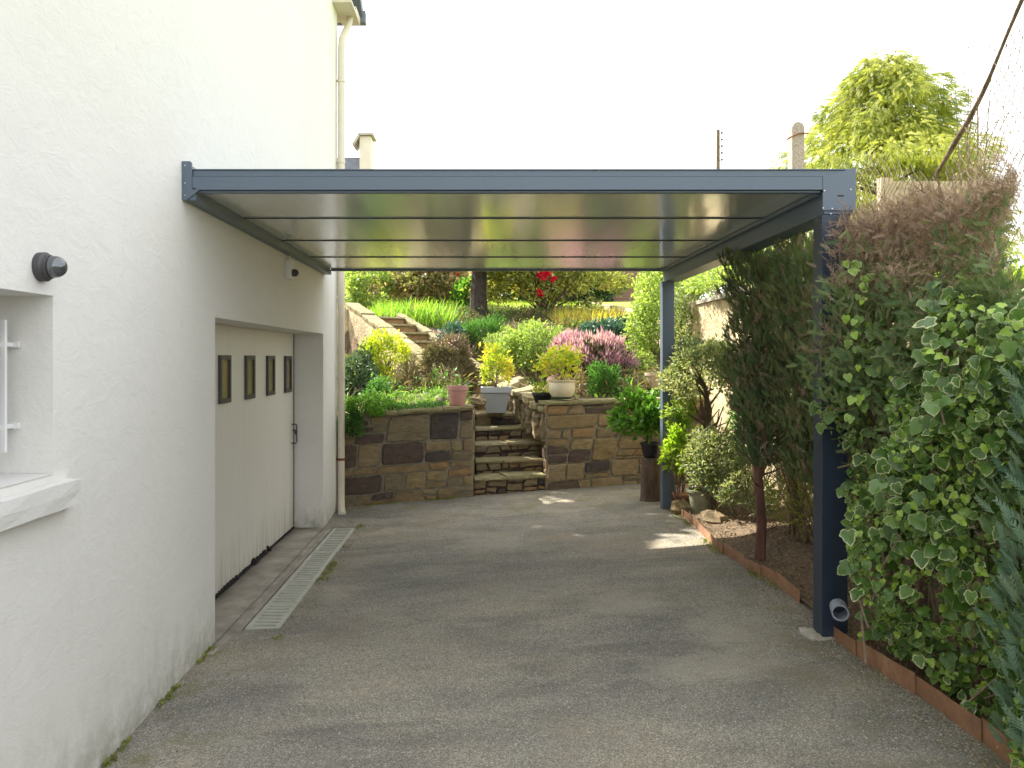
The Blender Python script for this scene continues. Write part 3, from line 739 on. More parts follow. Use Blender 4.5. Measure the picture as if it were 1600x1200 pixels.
ib = empty('edging_offcut', P(1335, 1010, 4.1), 'rusty loose edging plate set across the bed below the ivy', 'edging plate')
mb = MB(); a = Vector(P(1333, 1003, 4.15)); mb.hexa([a+Vector((0, 0, -.1)), a+Vector((.22, .12, -.1)), a+Vector((.22, .124, -.1)), a+Vector((0, .004, -.1))], [a, a+Vector((.22, .12, .0)), a+Vector((.22, .124, .0)), a+Vector((0, .004, 0))]); mb.build('plate', 'corten', ib)

# ------------------------------------------------------------------ stone walls and steps
def stones(mb, A, B, zb, zt, seed, depth=.03, W=.42, H=.2, jit=.012):
    """irregular coursed stones on the vertical face from plan point A to B; zb/zt functions of t"""
    rn = random.Random(seed); A = Vector((A[0], A[1], 0)); B = Vector((B[0], B[1], 0)); L = (B-A).length; d = (B-A)/L
    n = Vector((d.y, -d.x, 0))
    Hm = zt(.5)-zb(.5); out = []
    def split(q):
        (a, b, c, d) = q; w = (abs(b[0]-a[0])+abs(c[0]-d[0]))/2; h = (abs(d[1]-a[1])+abs(c[1]-b[1]))/2
        tw, th = W*rn.uniform(.45, 1.35), H*rn.uniform(.4, 1.6)
        if w <= tw*1.3 and h <= th*1.3: out.append(q); return
        L_ = lambda p, r, t: (p[0]+(r[0]-p[0])*t, p[1]+(r[1]-p[1])*t)
        if h/th > w/tw:
            m = rn.uniform(.3, .7); k = rn.choice((0, 0, 0, .03, -.03, .16))*min(1, .5*w/max(h, .05)) if h > .16 else 0; k = max(-.2, min(.2, k))
            e, f = L_(a, d, m+k), L_(b, c, m-k); split((a, b, f, e)); split((e, f, c, d))
        else:
            m = rn.uniform(.28, .72); k = rn.choice((0, .02, -.02, .08, -.08)) if w > .3 else 0
            e, f = L_(a, b, m+k), L_(d, c, m-k); split((a, e, f, d)); split((e, b, c, f))
    lev = [0]
    while lev[-1] < Hm-.001:
        nx = lev[-1]+rn.choice((.11, .16, .22, .28, .34))*H/.2
        lev.append(Hm if Hm-nx < .6*H else nx)
    js = [0]+[rn.uniform(-.03, .03) for _ in lev[1:-1]]+[0]
    for a_ in range(len(lev)-1):
        b0, b1, c0, c1 = lev[a_]+js[a_], lev[a_]-js[a_], lev[a_+1]+js[a_+1], lev[a_+1]-js[a_+1]; u = 0.
        while u < L-.01:
            w = rn.uniform(.45, 1.5)*W; w = L-u if L-u-w < .4*W else w
            f0, f1 = u/L, (u+w)/L; g_ = lambda p, q, f: p+(q-p)*f
            tl = 0 if (u == 0) else sk_; sk_ = 0 if u+w >= L-.01 else rn.choice((0, 0, .02, -.03, .05))
            split(((u, g_(b0, b1, f0)), (u+w, g_(b0, b1, f1)), (u+w+sk_, g_(c0, c1, f1)), (u+tl, g_(c0, c1, f0)))); u += w
    for q_ in out:
        g = rn.uniform(.009, .014)
        cu = sum(c[0] for c in q_)/4; cv = sum(c[1] for c in q_)/4
        w_ = abs(q_[1][0]-q_[0][0]); h_ = abs(q_[3][1]-q_[0][1])
        if w_ < .05 or h_ < .04: continue
        quad = [(u+(g if u < cu else -g)+rn.uniform(-.006, .006), v+(g if v < cv else -g)+rn.uniform(-.006, .006)) for u, v in q_]
        ring = []
        rr = min(.045, .3*min(w_, h_))
        for i in range(4):
            p, q, r = quad[i-1], quad[i], quad[(i+1) % 4]
            for (s, t_) in ((p, 1.), (None, .35), (r, 1.)):
                if s is None: ring.append((q[0]*.75+(p[0]+r[0])/2*.25 if False else q[0]+(sum(c[0] for c in quad)/4-q[0])*rr*1.2, q[1]+(sum(c[1] for c in quad)/4-q[1])*rr*1.2)); continue
                l = math.hypot(s[0]-q[0], s[1]-q[1]); k = rr/max(l, .01); ring.append((q[0]+(s[0]-q[0])*k+rn.uniform(-.003, .003), q[1]+(s[1]-q[1])*k+rn.uniform(-.003, .003)))
            l = math.hypot(r[0]-q[0], r[1]-q[1])
            if l > .12:
                for kk in (.35, .65): ring.append((q[0]+(r[0]-q[0])*kk+rn.uniform(-.006, .006), q[1]+(r[1]-q[1])*kk+rn.uniform(-.006, .006)))
        cu, cv = sum(a for a, b in ring)/len(ring), sum(b for a, b in ring)/len(ring)
        dd = depth*rn.uniform(.5, 1.2); vs = []
        def W3(u, v, o):
            t = u/L; z = zb(t)+(zt(t)-zb(t))*v/Hm; p = A+d*u+n*o; return (p.x, p.y, z)
        m = len(ring)
        for sc, o in ((1., -.02), (.995, dd*.55), (.93, dd)):
            for (u, v) in ring: vs.append(W3(cu+(u-cu)*sc, cv+(v-cv)*sc, o+(rn.uniform(-.002, .003) if sc < .95 else 0)))
        vs.append(W3(cu, cv, dd+.006))
        fs = [(i*m+k, i*m+(k+1) % m, (i+1)*m+(k+1) % m, (i+1)*m+k) for i in range(2) for k in range(m)]+[(2*m+k, 2*m+(k+1) % m, 3*m) for k in range(m)]
        mb.add(vs, fs, rn.random()*.999)
def caps(mb, A, B, z, seed, depth=.34, th=.05, over=.05, W=.5):
    rn = random.Random(seed); A = Vector((A[0], A[1], 0)); B = Vector((B[0], B[1], 0)); L = (B-A).length; d = (B-A)/L; n = Vector((d.y, -d.x, 0)); u = 0
    while u < L-.02:
        w = min(L-u, rn.uniform(.6, 1.3)*W); 
        if L-u-w < .15: w = L-u
        nu = max(2, int(w/.06)); vs = []; fs = []
        o0 = over+rn.uniform(-.012, .015); t0 = th*rn.uniform(.85, 1.25)
        for i in range(nu+1):
            uu = u+.004+(w-.008)*i/nu; t = uu/L; zz = z(t)
            for (o, h) in ((o0+rn.uniform(-.007, .007), 0.004), (o0+.006+rn.uniform(-.006, .006), t0*.55), (o0-.008, t0+rn.uniform(-.003, .003)), (-depth*.5, t0+.006+rn.uniform(-.004, .004)), (-depth, t0), (-depth, 0)):
                p = A+d*uu+n*o; vs.append((p.x, p.y, zz+h))
        for i in range(nu):
            for k in range(6):
                a, b = i*6+k, i*6+(k+1) % 6; fs.append((a, a+6, b+6, b))
        fs += [(5, 4, 3, 2, 1, 0), tuple(nu*6+k for k in range(6))]
        mb.add(vs, fs, rn.random()*.999); u += w
rw = {}
for nm, xa, xb, seed, lab in (('l', -3.4, -.125, 4, 'left length of low brown stone retaining wall, between the downpipe and the steps'), ('r', .812, 3.05, 8, 'right length of low brown stone retaining wall, between the steps and the bed')):
    root = empty('retaining_wall', (xa, wl(xa), -.2), lab, 'stone wall', 'stone retaining walls either side of the steps')
    A, B = (xa, wl(xa)), (xb, wl(xb))
    zb = lambda t, a=xa, b=xb: gz(a+(b-a)*t, wl(a+(b-a)*t))-.04
    zt = lambda t, a=xa, b=xb: wtop(a+(b-a)*t)-.0
    mb = MB(); stones(mb, A, B, zb, zt, seed, W=.46, H=.2)
    if nm == 'r': stones(mb, (xa, wl(xa)+.3), (xa, wl(xa)), lambda t: -.12, lambda t: 1.0, 12, depth=.015, W=.25, H=.16); stones(mb, (xa, wl(xa)+1.4), (xa, wl(xa)+.3), lambda t: -.12, lambda t: .98-.0*t, 14, depth=.015, W=.35, H=.16)
    else: stones(mb, (xb, wl(xb)), (xb, wl(xb)+1.3), lambda t: -.2, lambda t: .93, 13, depth=.01, W=.3, H=.16)
    mb.build('stonework', 'stone', root)
    mb = MB(); da, db = Vector((xa, wl(xa), 0)), Vector((xb, wl(xb), 0)); y4 = .32
    mb.hexa([(xa, wl(xa)+.004, -.4), (xb, wl(xb)+.004, -.4), (xb, wl(xb)+y4, -.4), (xa, wl(xa)+y4, -.4)], [(xa, wl(xa)+.004, zt(0)), (xb, wl(xb)+.004, zt(1)), (xb, wl(xb)+y4, zt(1)), (xa, wl(xa)+y4, zt(0))])
    e = xb if nm == 'l' else xa; s_ = -1 if nm == 'l' else 1
    mb.box((e, wl(e)+y4+.002, -.4), (e+s_*.25, wl(e)+1.5, zt(0)-.03 if nm == 'r' else .92))
    mb.build('mortar_core', 'mortar', root)
    mb = MB(); caps(mb, A, B, zt, seed+1); mb.build('coping', 'slab', root, smooth=False)
# lower flight
st = empty('lower_steps', (.35, 9.7, -.1), 'five worn stone steps rising between the two lengths of retaining wall', 'steps')
noses = [(0.02, .10), (.37, .27), (.72, .45), (1.07, .63), (1.42, .80)]
random.seed(21)
for i, (dy_, z) in enumerate(noses):
    xa, xb = -.118, .806
    zprev = noses[i-1][1] if i else -.18
    yy = lambda x: wl(x)+dy_
    dep = .44 if i < 4 else 1.1
    # riser stones
    mb = MB(); stones(mb, (xa, yy(xa)+.04), (xb, yy(xb)+.04), lambda t: zprev-.02, lambda t: z-.035, 30+i, depth=.02, W=.3, H=.12)
    q = 0.06
    mb.hexa([(xa, yy(xa)+q, -.3), (xb, yy(xb)+q, -.3), (xb, yy(xb)+dep, -.3), (xa, yy(xa)+dep, -.3)], [(xa, yy(xa)+q, z-.045), (xb, yy(xb)+q, z-.045), (xb, yy(xb)+dep, z-.045), (xa, yy(xa)+dep, z-.045)], .85)
    sp = mb.build('step', 'stone', st)
    mb = MB(); caps(mb, (xa, yy(xa)+.04), (xb, yy(xb)+.04), lambda t: z-.045, 40+i, depth=dep-.02, th=.045, over=.03, W=.45)
    mb.build('tread', 'slab', sp)
# rough sloping stones at the right-hand side of the flight
random.seed(31)
us = empty('upper_steps', tuple(SA), 'upper flight of flagstone steps with pale kerbs climbing left through the garden', 'steps')
ns = 9
mb = MB()
for i in range(ns):
    t = i/ns; c = SA+SD*t; z = SA.z+(SBp.z-SA.z)*(i+1)/ns
    a = c-SN*.38; b = c+SN*.38; l = SDh*(SL/ns+.1)
    m_ = MB()
    lo = [a, b, b+l, a+l]; 
    m_.hexa([Vector((p.x, p.y, z-.4)) for p in lo][::1], [Vector((p.x, p.y, z-.04)) for p in lo], .55)
    so_ = m_.build('step', 'stone', us)
    m_ = MB(); f0 = a-SDh*.03; f1 = b-SDh*.03
    caps(m_, (f1.x, f1.y), (f0.x, f0.y), lambda t: z-.038, 60+i, depth=SL/ns+.08, th=.04, over=.02, W=.45)
    m_.build('tread', 'slab', so_)
def kerb(off, w, t0, t1, zoff, nm='kerb', side=1):
    m_ = MB(); k = 14
    for i in range(k):
        ta, tb = t0+(t1-t0)*i/k, t0+(t1-t0)*(i+1)/k-.004
        pa = SA+SD*ta+SN*off; pb = SA+SD*tb+SN*off; j = random.uniform(-.015, .02)
        za = SA.z+(SBp.z-SA.z)*ta+zoff+j; zb_ = SA.z+(SBp.z-SA.z)*tb+zoff+j
        q = [pa, pa+SN*w, pb+SN*w, pb]
        m_.hexa([Vector((p.x, p.y, zz-.06)) for p, zz in zip(q, (za, za, zb_, zb_))], [Vector((p.x, p.y, zz+random.uniform(0, .01))) for p, zz in zip(q, (za, za, zb_, zb_))], random.random())
    o = m_.build(nm, 'slab', us, bevel=.012)
    m_ = MB(); pa = SA+SD*t0+SN*(off+.03); pb = SA+SD*t1+SN*(off+.03); za = SA.z+SD.z*t0+zoff-.062; zb_ = SA.z+SD.z*t1+zoff-.062
    q = [pa, pa+SN*(w-.06), pb+SN*(w-.06), pb]
    m_.hexa([Vector((p.x, p.y, zz)) for p, zz in zip(q, (za-1.2, za-1.2, zb_-1.2, zb_-1.2))], [Vector((p.x, p.y, zz)) for p, zz in zip(q, (za, za, zb_, zb_))])
    m_.build('kerb_wall', 'boundary', us)
kerb(.38, .3, .12, 1.02, .30); kerb(-.56, .18, -.02, .98, .16)
# wall left of the upper steps
p0 = SBp+SN*.62
uw = MB(); uw.box((-6, p0.y-.05, .9), (p0.x-.02, p0.y+.25, 2.62)); uwo = tag(uw.build('garden_wall', 'boundary'), 'ochre rendered garden wall left of the upper steps', 'wall')
# tilted rocks beside landing
def rock(p, r, label, seed, nm='rock', mat='stone', rnd=.4, group='loose rocks at the steps'):
    rn = random.Random(seed); mb = MB(); vs = []; seg, rg = 12, 7
    for i in range(rg+1):
        ph = math.pi*i/rg
        for k in range(seg):
            t = 2*math.pi*k/seg; q = 1+.18*math.sin(3*t+seed)+.12*math.sin(5*ph+2*t+seed*2)+rn.uniform(-.07, .07)
            vs.append((p[0]+r[0]*math.sin(ph)*math.cos(t)*q, p[1]+r[1]*math.sin(ph)*math.sin(t)*q, p[2]+r[2]*math.cos(ph)*q))
    mb.add(vs, [(i*seg+k, i*seg+(k+1) % seg, (i+1)*seg+(k+1) % seg, (i+1)*seg+k) for i in range(rg) for k in range(seg)], rnd)
    o = mb.build(nm, mat); origin(o, (p[0], p[1], p[2]-r[2])); return tag(o, label, 'rock', group)
sk = empty('stone_kerb', (.85, 10.3, .8), 'rough sunlit kerb of long flat stones running back from the right wall end beside the grey pot', 'kerb')
random.seed(77); KA, KB = Vector((.93, 9.98, 1.0)), Vector((.30, 12.6, 1.28)); KD = KB-KA; kn = Vector((KD.y, -KD.x, 0)).normalized()
for i in range(9):
    t = i/9; c = KA+KD*(t+.05); l = KD*.12; l.z = 0
    for row, (o0, o1, dz) in enumerate(((-.17, .03, -.02), (.05, .24, .01))):
        if row == 1 and i < 1: continue
        w0, w1 = o0+random.uniform(-.03, .02), o1+random.uniform(-.02, .03); z = c.z+dz+random.uniform(-.03, .04); tl = random.uniform(-.06, .05); ls = random.uniform(.8, 1.0)
        a, b, cc_, d = c+kn*w0-l*.45*ls, c+kn*w1-l*.45*ls, c+kn*w1+l*.5*ls, c+kn*w0+l*.5*ls
        m_ = MB(); q_ = [kn*0 for _ in range(4)]; m_.rough((min(a.x, d.x)+.04, a.y+.01, z-.5), (max(b.x, cc_.x)-.03, d.y-.01, z-.09), amp=.02, cell=.07, rnd=random.random()); m_.build('stone', 'stone', sk); m_ = MB(); m_.hexa([Vector((p.x, p.y, z-.085)) for p in (a, b, cc_, d)], [Vector((a.x, a.y, z-tl)), Vector((b.x, b.y, z+tl)), Vector((cc_.x, cc_.y, z+tl+.03)), Vector((d.x, d.y, z-tl+.02))], random.random())
        m_.build('stone', 'slab', sk, bevel=.02)
for i in range(5):
    p_ = (.70+random.uniform(-.08, .05)-.03*i, 11.15+.16*i, .87+.05*i); m_ = MB(); m_.rough((p_[0]-.13, p_[1]-.12, .7), (p_[0]+.12, p_[1]+.1, p_[2]), amp=.015, cell=.05, rnd=random.random()); m_.build('stone', 'slab', sk)
rock(P(690, 632, 10.1), (.13, .12, .09), 'dark brown rock just left of the pink pot', 7, rnd=.15)
rock(P(652, 638, 10.0), (.2, .12, .07), 'low dark rock on the left wall among the weeds', 8, rnd=.4)
rock(P(612, 640, 9.9), (.16, .1, .06), 'small brown rock at the left end of the wall coping', 9, rnd=.6)
rock(P(745, 628, 10.7), (.13, .12, .09), 'dark rock between the pink and grey pots', 10, rnd=.99)
rock(P(1070-5, 793, 7.9), (.1, .1, .08), 'ochre rock in the bed behind the rear post', 11, rnd=.25)
rock(P(1118, 815, 7.3), (.14, .14, .1), 'mossy ochre boulder beside the mossy urn', 12, rnd=.45)
for i, (px, py, Y) in enumerate(((945, 612, 11.0), (985, 606, 11.2), (1012, 600, 11.3))):
    rock(P(px, py, Y), (.22, .12, .05), ['flat edging stone below the fern right of the cream pot', 'flat edging stone in the middle of the row behind the right wall', 'flat edging stone nearest the rear post behind the right wall'][i], 20+i, rnd=.2+.2*i, group='flat stones edging the upper bed')

# ------------------------------------------------------------------ boundary wall, fence post, mesh
bw = empty('boundary_wall', (3.1, 8, 0), 'ochre mossy cement boundary wall behind the shrubs on the right', 'wall')
mb = MB()
def bwf(s, z): return 3.08+.04*math.sin(s*2.1+z*3)+.02*math.sin(s*7+z*9)
ysn = [-3+.25*i for i in range(63)]; zsn = [-.3+.14*i for i in range(20)]
vs = [(bwf(y, z), y, z if y > 6.9 else min(z, 1.93)) for z in zsn for y in ysn]; n_ = len(ysn)
mb.add(vs, [(j*n_+i, (j+1)*n_+i, (j+1)*n_+i+1, j*n_+i+1) for j in range(len(zsn)-1) for i in range(n_-1)])
mb.box((3.13, -3, -.3), (3.3, 6.9, 1.9)); mb.box((3.13, 6.902, -.3), (3.3, 12.5, 2.36)); mb.hexa([(3.1,12.5,-.3),(3.3,12.5,-.3),(3.3,30,-.3),(3.1,30,-.3)],[(3.1,12.5,2.3),(3.3,12.5,2.3),(3.3,30,3.95),(3.1,30,3.95)]); mb.build('wall_face', 'boundary', bw, smooth=True)
mb = MB()
for y in (11.0, 8.6, 6.2, 3.8): mb.box((2.98, y-.08, -.1), (3.16, y+.08, 2.42 if y > 6.9 else 1.93))
mb.build('pier', 'boundary', bw)
mb = MB(); mb.box((3.02, 6.9, 2.365), (3.36, 12.5, 2.42)); mb.box((3.02, -3, 1.932), (3.36, 6.895, 1.98)); mb.build('coping', 'concrete', bw)
fp = empty('concrete_fence_post', (3.32, 8.1, 2.1), 'tall round-topped concrete fence post rising behind the carport roof', 'fence post')
mb = MB(); Yp = 8.1; cx = (1244-755)*Yp/F; r = .066; zt_ = 4.08-r; pr = [(cx-r, 2.1), (cx+r, 2.1), (cx+r, zt_)]+[(cx+r*math.cos(t), zt_+r*math.sin(t)) for t in [math.pi*i/10 for i in range(1, 10)]]+[(cx-r, zt_)]
k = len(pr); mb.add([(x, Yp-.06, z) for x, z in pr]+[(x, Yp+.07, z) for x, z in pr], [tuple(range(k)), tuple(range(2*k-1, k-1, -1))]+[(i, k+i, k+(i+1) % k, (i+1) % k) for i in range(k)])
mb.build('shaft', 'agg', fp, bevel=.008)
mb = MB(); mb.tube([(cx-.14, Yp-.1, 3.88), (cx-.05, Yp-.075, 3.93), (cx+.0, Yp-.07, 3.95), (cx+.1, Yp-.07, 3.955)], .008, 5); mb.build('tie_wire', 'rust', fp)
# chain-link mesh with heavy sagging top strand
cl = empty('chain_link_fence', (3.3, 5.5, 2.4), 'sagging rusty chain-link fence hanging above the brown hedge top', 'fence')
FX = 3.3
def fz_top(Y):   # top strand height in plane X=FX
    pts = [(1.5, 6.2), (3.6, 5.05), (4.3, 4.25), (4.69, 3.80), (4.95, 3.50), (5.2, 3.25), (5.4, 3.06), (5.58, 2.93), (5.75, 3.02), (6.1, 3.2), (6.5, 3.35), (7.2, 3.25), (8.1, 2.9)]
    for (a, za), (b, zb_) in zip(pts, pts[1:]):
        if a <= Y <= b: return za+(zb_-za)*(Y-a)/(b-a)
    return 2.5
mb = MB(); pth = [(FX+.01*math.sin(y*9), y, fz_top(y)+.01*math.sin(y*13)) for y in [1.5+i*.1 for i in range(42)]]
mb.tube(pth, [.016+.004*math.sin(i*.7) for i in range(len(pth))], 6); mb.build('top_strand', 'bark', cl, smooth=True)
mb = MB(); mb.tube([(cx+.06, Yp, 3.95), (FX, 6.5, 3.98), (FX, 4.69, 4.35), (FX, 3, 4.9)], .003, 4)
for s_ in (1, -1):
    c0 = -9.0
    while c0 < 14:
        seg_ = []; z = 2.3
        while z < 5.2:
            Y = c0+s_*(z-2.3)*.75+.012*math.sin(z*17+c0*5)
            if 3.4 < Y < 8.1 and z < fz_top(Y): 
                seg_.append((FX+.012*math.sin(z*23+c0*3), Y, z))
            elif len(seg_) > 1: mb.tube(seg_, .0026, 3, cap=False); seg_ = []
            else: seg_ = []
            z += .08
        if len(seg_) > 1: mb.tube(seg_, .0026, 3, cap=False)
        c0 += .075
mb.build('wire_mesh', 'twig', cl)
# second curl of mesh hanging right of the strand
# panel fence behind the hedge (pale board)
wb = empty('wooden_panel', P(1400, 300, 7.4), 'pale wooden board and short post behind the brown hedge top', 'board')
a = P(1375, 278, 7.4); mb = MB(); mb.box((a[0], 7.38, 2.2), (a[0]+.11, 7.46, a[2])); mb.build('post', 'palepot', wb)
mb = MB(); mb.box((a[0]+.112, 7.4, a[2]-.4), (a[0]+.95, 7.43, a[2]-.03)); mb.build('plank', 'palepot', wb)

# ------------------------------------------------------------------ far things
nh = empty('neighbour_house', (-7, 30, 4), 'distant neighbouring house whose slate roof and cream chimney rise behind the carport roof', 'house')
mb = MB(); mb.box((-16, 30, 3.2), (-5.0, 38, 7.3)); mb.build('wall', 'cream', nh)
def Q(px, py): return P(px, py, 30)
mb = MB(); a = Q(571, 246); b = Q(582, 264)
mb.hexa([(-16.4, 29.6, 7.2), (b[0], 29.6, 7.2), (b[0], 38.4, 7.2), (-16.4, 38.4, 7.2)], [(-16.4, 30, a[2]), (a[0]-.1, 30, a[2]), (a[0]-.1, 38, a[2]), (-16.4, 38, a[2])])
ro = mb.build('roof', 'slate', nh)
mb = MB(); a = Q(567, 300); b = Q(584, 222); mb.box((a[0], 29.2, 7.2), (b[0], 29.95, b[2])); c = mb.build('chimney', 'cream', ro)
mb = MB(); mb.hexa([(a[0]-.28, 29.1, b[2]-.32), (a[0]-.2, 29.1, b[2]-.36), (a[0]-.2, 30.05, b[2]-.36), (a[0]-.28, 30.05, b[2]-.32)], [(a[0]-.02, 29.1, b[2]+.08), (a[0]+.03, 29.1, b[2]+.02), (a[0]+.03, 30.05, b[2]+.02), (a[0]-.02, 30.05, b[2]+.08)])
mb.box((a[0]-.02, 29.1, b[2]+.02), (b[0]+.1, 30.05, b[2]+.1)); mb.build('chimney_cap', 'concrete', c)
up = empty('utility_pole', P(1122, 560, 40), 'thin distant utility pole with insulators standing against the sky above the carport', 'pole')
t_ = P(1122, 203, 40); mb = MB(); mb.tube([(t_[0], 40, 4), (t_[0], 40, t_[2])], [.13, .09], 8); mb.build('pole', 'bark', up)
for i in range(5):
    mb = MB(); mb.lathe((t_[0]+.2, 40, t_[2]-.2-i*.35), [(.03, 0), (.06, .04), (.05, .1), (.02, .12)], 8); mb.tube([(t_[0], 40, t_[2]-.2-i*.35), (t_[0]+.2, 40, t_[2]-.2-i*.35)], .015, 4); mb.build('insulator', 'darkframe', up)
bwl = MB(); a = P(930, 470, 26); b = P(1040, 415, 26); bwl.box((a[0], 26, 3.0), (b[0]+1, 26.3, 5.2)); tag(bwl.build('brick_wall', 'brick'), 'weathered brown brick wall at the back of the garden right of the red-flowered shrub', 'wall')
#VEG
# ------------------------------------------------------------------ vegetation
BR = dict(thuja=1.75, thujadark=1.9, ivy=1.45, varieg=1.3, vargreen=1.35, golden=1.2, goldred=1.1, green=1.35, bluegreen=1.6, darkgreen=1.5, heatherdry=1.5, rhodo=1.45, camellia=1.5, blade=1.1, mossy=1.3, drygrass=1.2, deadfol=1.55, bluecyp=1.5)
def LM(name, *stops, **k):
    if k.get('trans', 0) > .3: k['trans'] = min(.55, k['trans']+.1)
    ds = 0 if name in ('redpetal', 'lime', 'heatherpink', 'ivy', 'golden', 'goldred') else .08
    M[name] = leafmat(name, [tuple(min(.8, (c*(1-ds)+ds*(.3*s_[0]+.6*s_[1]+.1*s_[2]))*BR.get(name, 1.)) for c in s_) for s_ in stops], **k)
LM('thuja', (.045, .085, .045), (.08, .13, .05), (.12, .165, .06), (.19, .18, .085), trans=.3, rough=.6, spec=.25)
LM('thujadark', (.04, .065, .038), (.065, .10, .045), (.10, .13, .05), (.16, .145, .065), trans=.3, rough=.6, spec=.25)
LM('bluecyp', (.06, .12, .08), (.10, .18, .12), (.15, .23, .15), (.2, .24, .12), trans=.2, rough=.6)
LM('deadfol', (.14, .09, .07), (.22, .15, .11), (.33, .235, .18), (.44, .34, .26), trans=.25, rough=.8, spec=.15)
LM('ivy', (.04, .085, .022), (.075, .145, .03), (.13, .215, .04), (.29, .42, .06), trans=.3, rough=.3, edge=((.58, .62, .33), .69), spec=.5)
LM('lime', (.22, .36, .03), (.34, .48, .05), (.46, .55, .08), trans=.5, rough=.45)
LM('varieg', (.05, .085, .03), (.13, .17, .07), (.26, .28, .14), (.40, .40, .22), trans=.35, rough=.4)
LM('vargreen', (.10, .16, .035), (.22, .30, .06), (.38, .44, .13), trans=.4)
LM('golden', (.10, .18, .02), (.32, .38, .03), (.58, .56, .05), trans=.45)
LM('goldred', (.14, .24, .03), (.36, .44, .05), (.60, .56, .06), (.64, .36, .10), trans=.45)
LM('green', (.03, .09, .018), (.06, .16, .03), (.11, .24, .04), trans=.4)
LM('brightgreen', (.07, .18, .02), (.13, .30, .03), (.24, .42, .05), trans=.5)
LM('bluegreen', (.02, .06, .045), (.04, .10, .07), (.08, .15, .09), trans=.25)
LM('darkgreen', (.025, .055, .025), (.045, .085, .035), (.08, .13, .045), trans=.25)
LM('heatherdry', (.08, .08, .035), (.14, .12, .06), (.20, .15, .10), trans=.25, rough=.8)
LM('heatherpink', (.40, .15, .33), (.55, .29, .50), (.70, .47, .64), (.60, .44, .44), trans=.35, rough=.7)
LM('heatherstem', (.05, .06, .02), (.09, .10, .035), trans=.2, rough=.8)
LM('rhodo', (.05, .08, .02), (.16, .17, .06), (.34, .25, .15), (.55, .36, .27), trans=.4)
LM('camellia', (.06, .08, .02), (.14, .16, .04), (.32, .32, .07), (.36, .22, .09), trans=.4)
LM('redpetal', (.55, .01, .04), (.8, .03, .09), trans=.3)
LM('blade', (.10, .24, .02), (.22, .42, .03), (.42, .56, .04), trans=.5)
LM('yellowblade', (.28, .32, .03), (.55, .52, .04), (.62, .36, .08), trans=.5)
LM('conifer_yellow', (.12, .16, .04), (.26, .30, .05), (.44, .46, .08), (.58, .56, .12), trans=.45, rough=.6)
LM('drygrass', (.2, .13, .06), (.32, .24, .13), (.14, .17, .05), trans=.3)
LM('mossy', (.10, .12, .02), (.18, .2, .03), (.28, .27, .05), trans=.3)
LM('litter', (.16, .09, .04), (.28, .18, .09), (.4, .3, .18), (.2, .06, .04), trans=.1, rough=.8)

def lf(v, ph, f=1.): # low-frequency pseudo noise on an (n,3) array
    return (np.sin(v[:, 0]*3.1*f+v[:, 1]*2.3*f+ph)+np.sin(v[:, 1]*4.7*f-v[:, 2]*3.9*f+ph*2)+np.sin(v[:, 2]*5.3*f+v[:, 0]*2.9*f+ph*3))/3
def plant(name, base, label, cat, c, r, mats, n, k, size, T=TL, group=None, nst=10, srad=.012, cr=.35, up=-.35, axu=.3, stemmat='bark', shell=(.55, 1.), jit=.6, a=.5):
    root = empty(name, base, label, cat, group)
    bush('foliage', mats, T, c, r, n, k, size, root, cr=cr, up=up, axis_up=axu, shell=shell, jit=jit, a=a)
    if nst: stems('stems', stemmat, base, c, r, nst, srad, root)
    return root
def on(x, y): return (x, y, hill(x, y))

# --- the big brown-topped conifer hedge in the foreground
hd = empty('conifer_hedge', (2.4, 3.9, .05), 'large clipped conifer hedge with dead brown top, right of the front carport post', 'hedge')
def hedge_pts(n, depth):
    Y = RS.uniform(2.9, 4.62, n); t = RS.rand(n)
    zt_ = 2.24+.11*(Y-2.9)+.05*np.sin(Y*7); lo = .8
    z = lo+(zt_-lo)*t**.8
    d = RS.rand(n)**1.3*depth
    X = 2.06+d-.06*np.sin((z-1.2)*2.2)
    p = np.stack([X, Y, z], 1); p[:, 0] += .09*lf(p, 1.)+.05*lf(p, 4., 3.)
    p[:, 0] -= .12*np.clip((4.35-Y)/1.5, 0, 1)*np.clip(1-abs(z-1.6), 0, 1)*0
    # overhang in front of the post
    m = (Y > 3.95) & (Y < 4.3) & (z > 1.3) & (z < 2.3); p[m, 0] -= .22*RS.rand(m.sum())
    nrm = np.stack([-np.ones(n), -.35*np.ones(n), .15*np.ones(n)], 1)+.5*unit(n)
    return p, nrm
def hedge_top(n):
    Y = RS.uniform(2.92, 4.65, n); X = 2.03+RS.rand(n)*np.clip(.66*Y-2.03+.12, .05, .65)
    z = 2.24+.11*(Y-2.9)+.05*np.sin(Y*7)-RS.rand(n)**2*.25+.03*RS.normal(size=n)
    return np.stack([X, Y, z], 1), np.stack([-.2+0*Y, -.3+0*Y, 1+0*Y], 1)+.6*unit(n)
def hedge_end(n):
    s = RS.rand(n); z = RS.uniform(.9, 2.4, n); Y = 2.95+s*.95+.10*np.clip(2.2-z, -1, 1); X = .675*Y+.02+RS.rand(n)*-.25; X = np.maximum(X, 2.03)
    p = np.stack([X, Y, z], 1); p[:, 0] += .05*lf(p, 2., 2.); return p, np.stack([.6+0*Y, -.7+0*Y, .2+0*Y], 1)+.5*unit(n)
a1, b1 = hedge_pts(17000, .36); a2, b2 = hedge_top(6500); a3, b3 = hedge_end(3200)
p = np.concatenate([a1, a2, a3]); q = np.concatenate([b1, b2, b3]); n = len(p)
brown = (p[:, 2]-1.86+.22*lf(p, 7., 1.3)+.22*lf(p, 3., 3.)+.16*RS.normal(size=n)+.18*np.clip(3.6-p[:, 1], 0, 1)) > 0.08
keep = RS.rand(n) > .18+.25*(lf(p, 9., 2.5) > .35); 
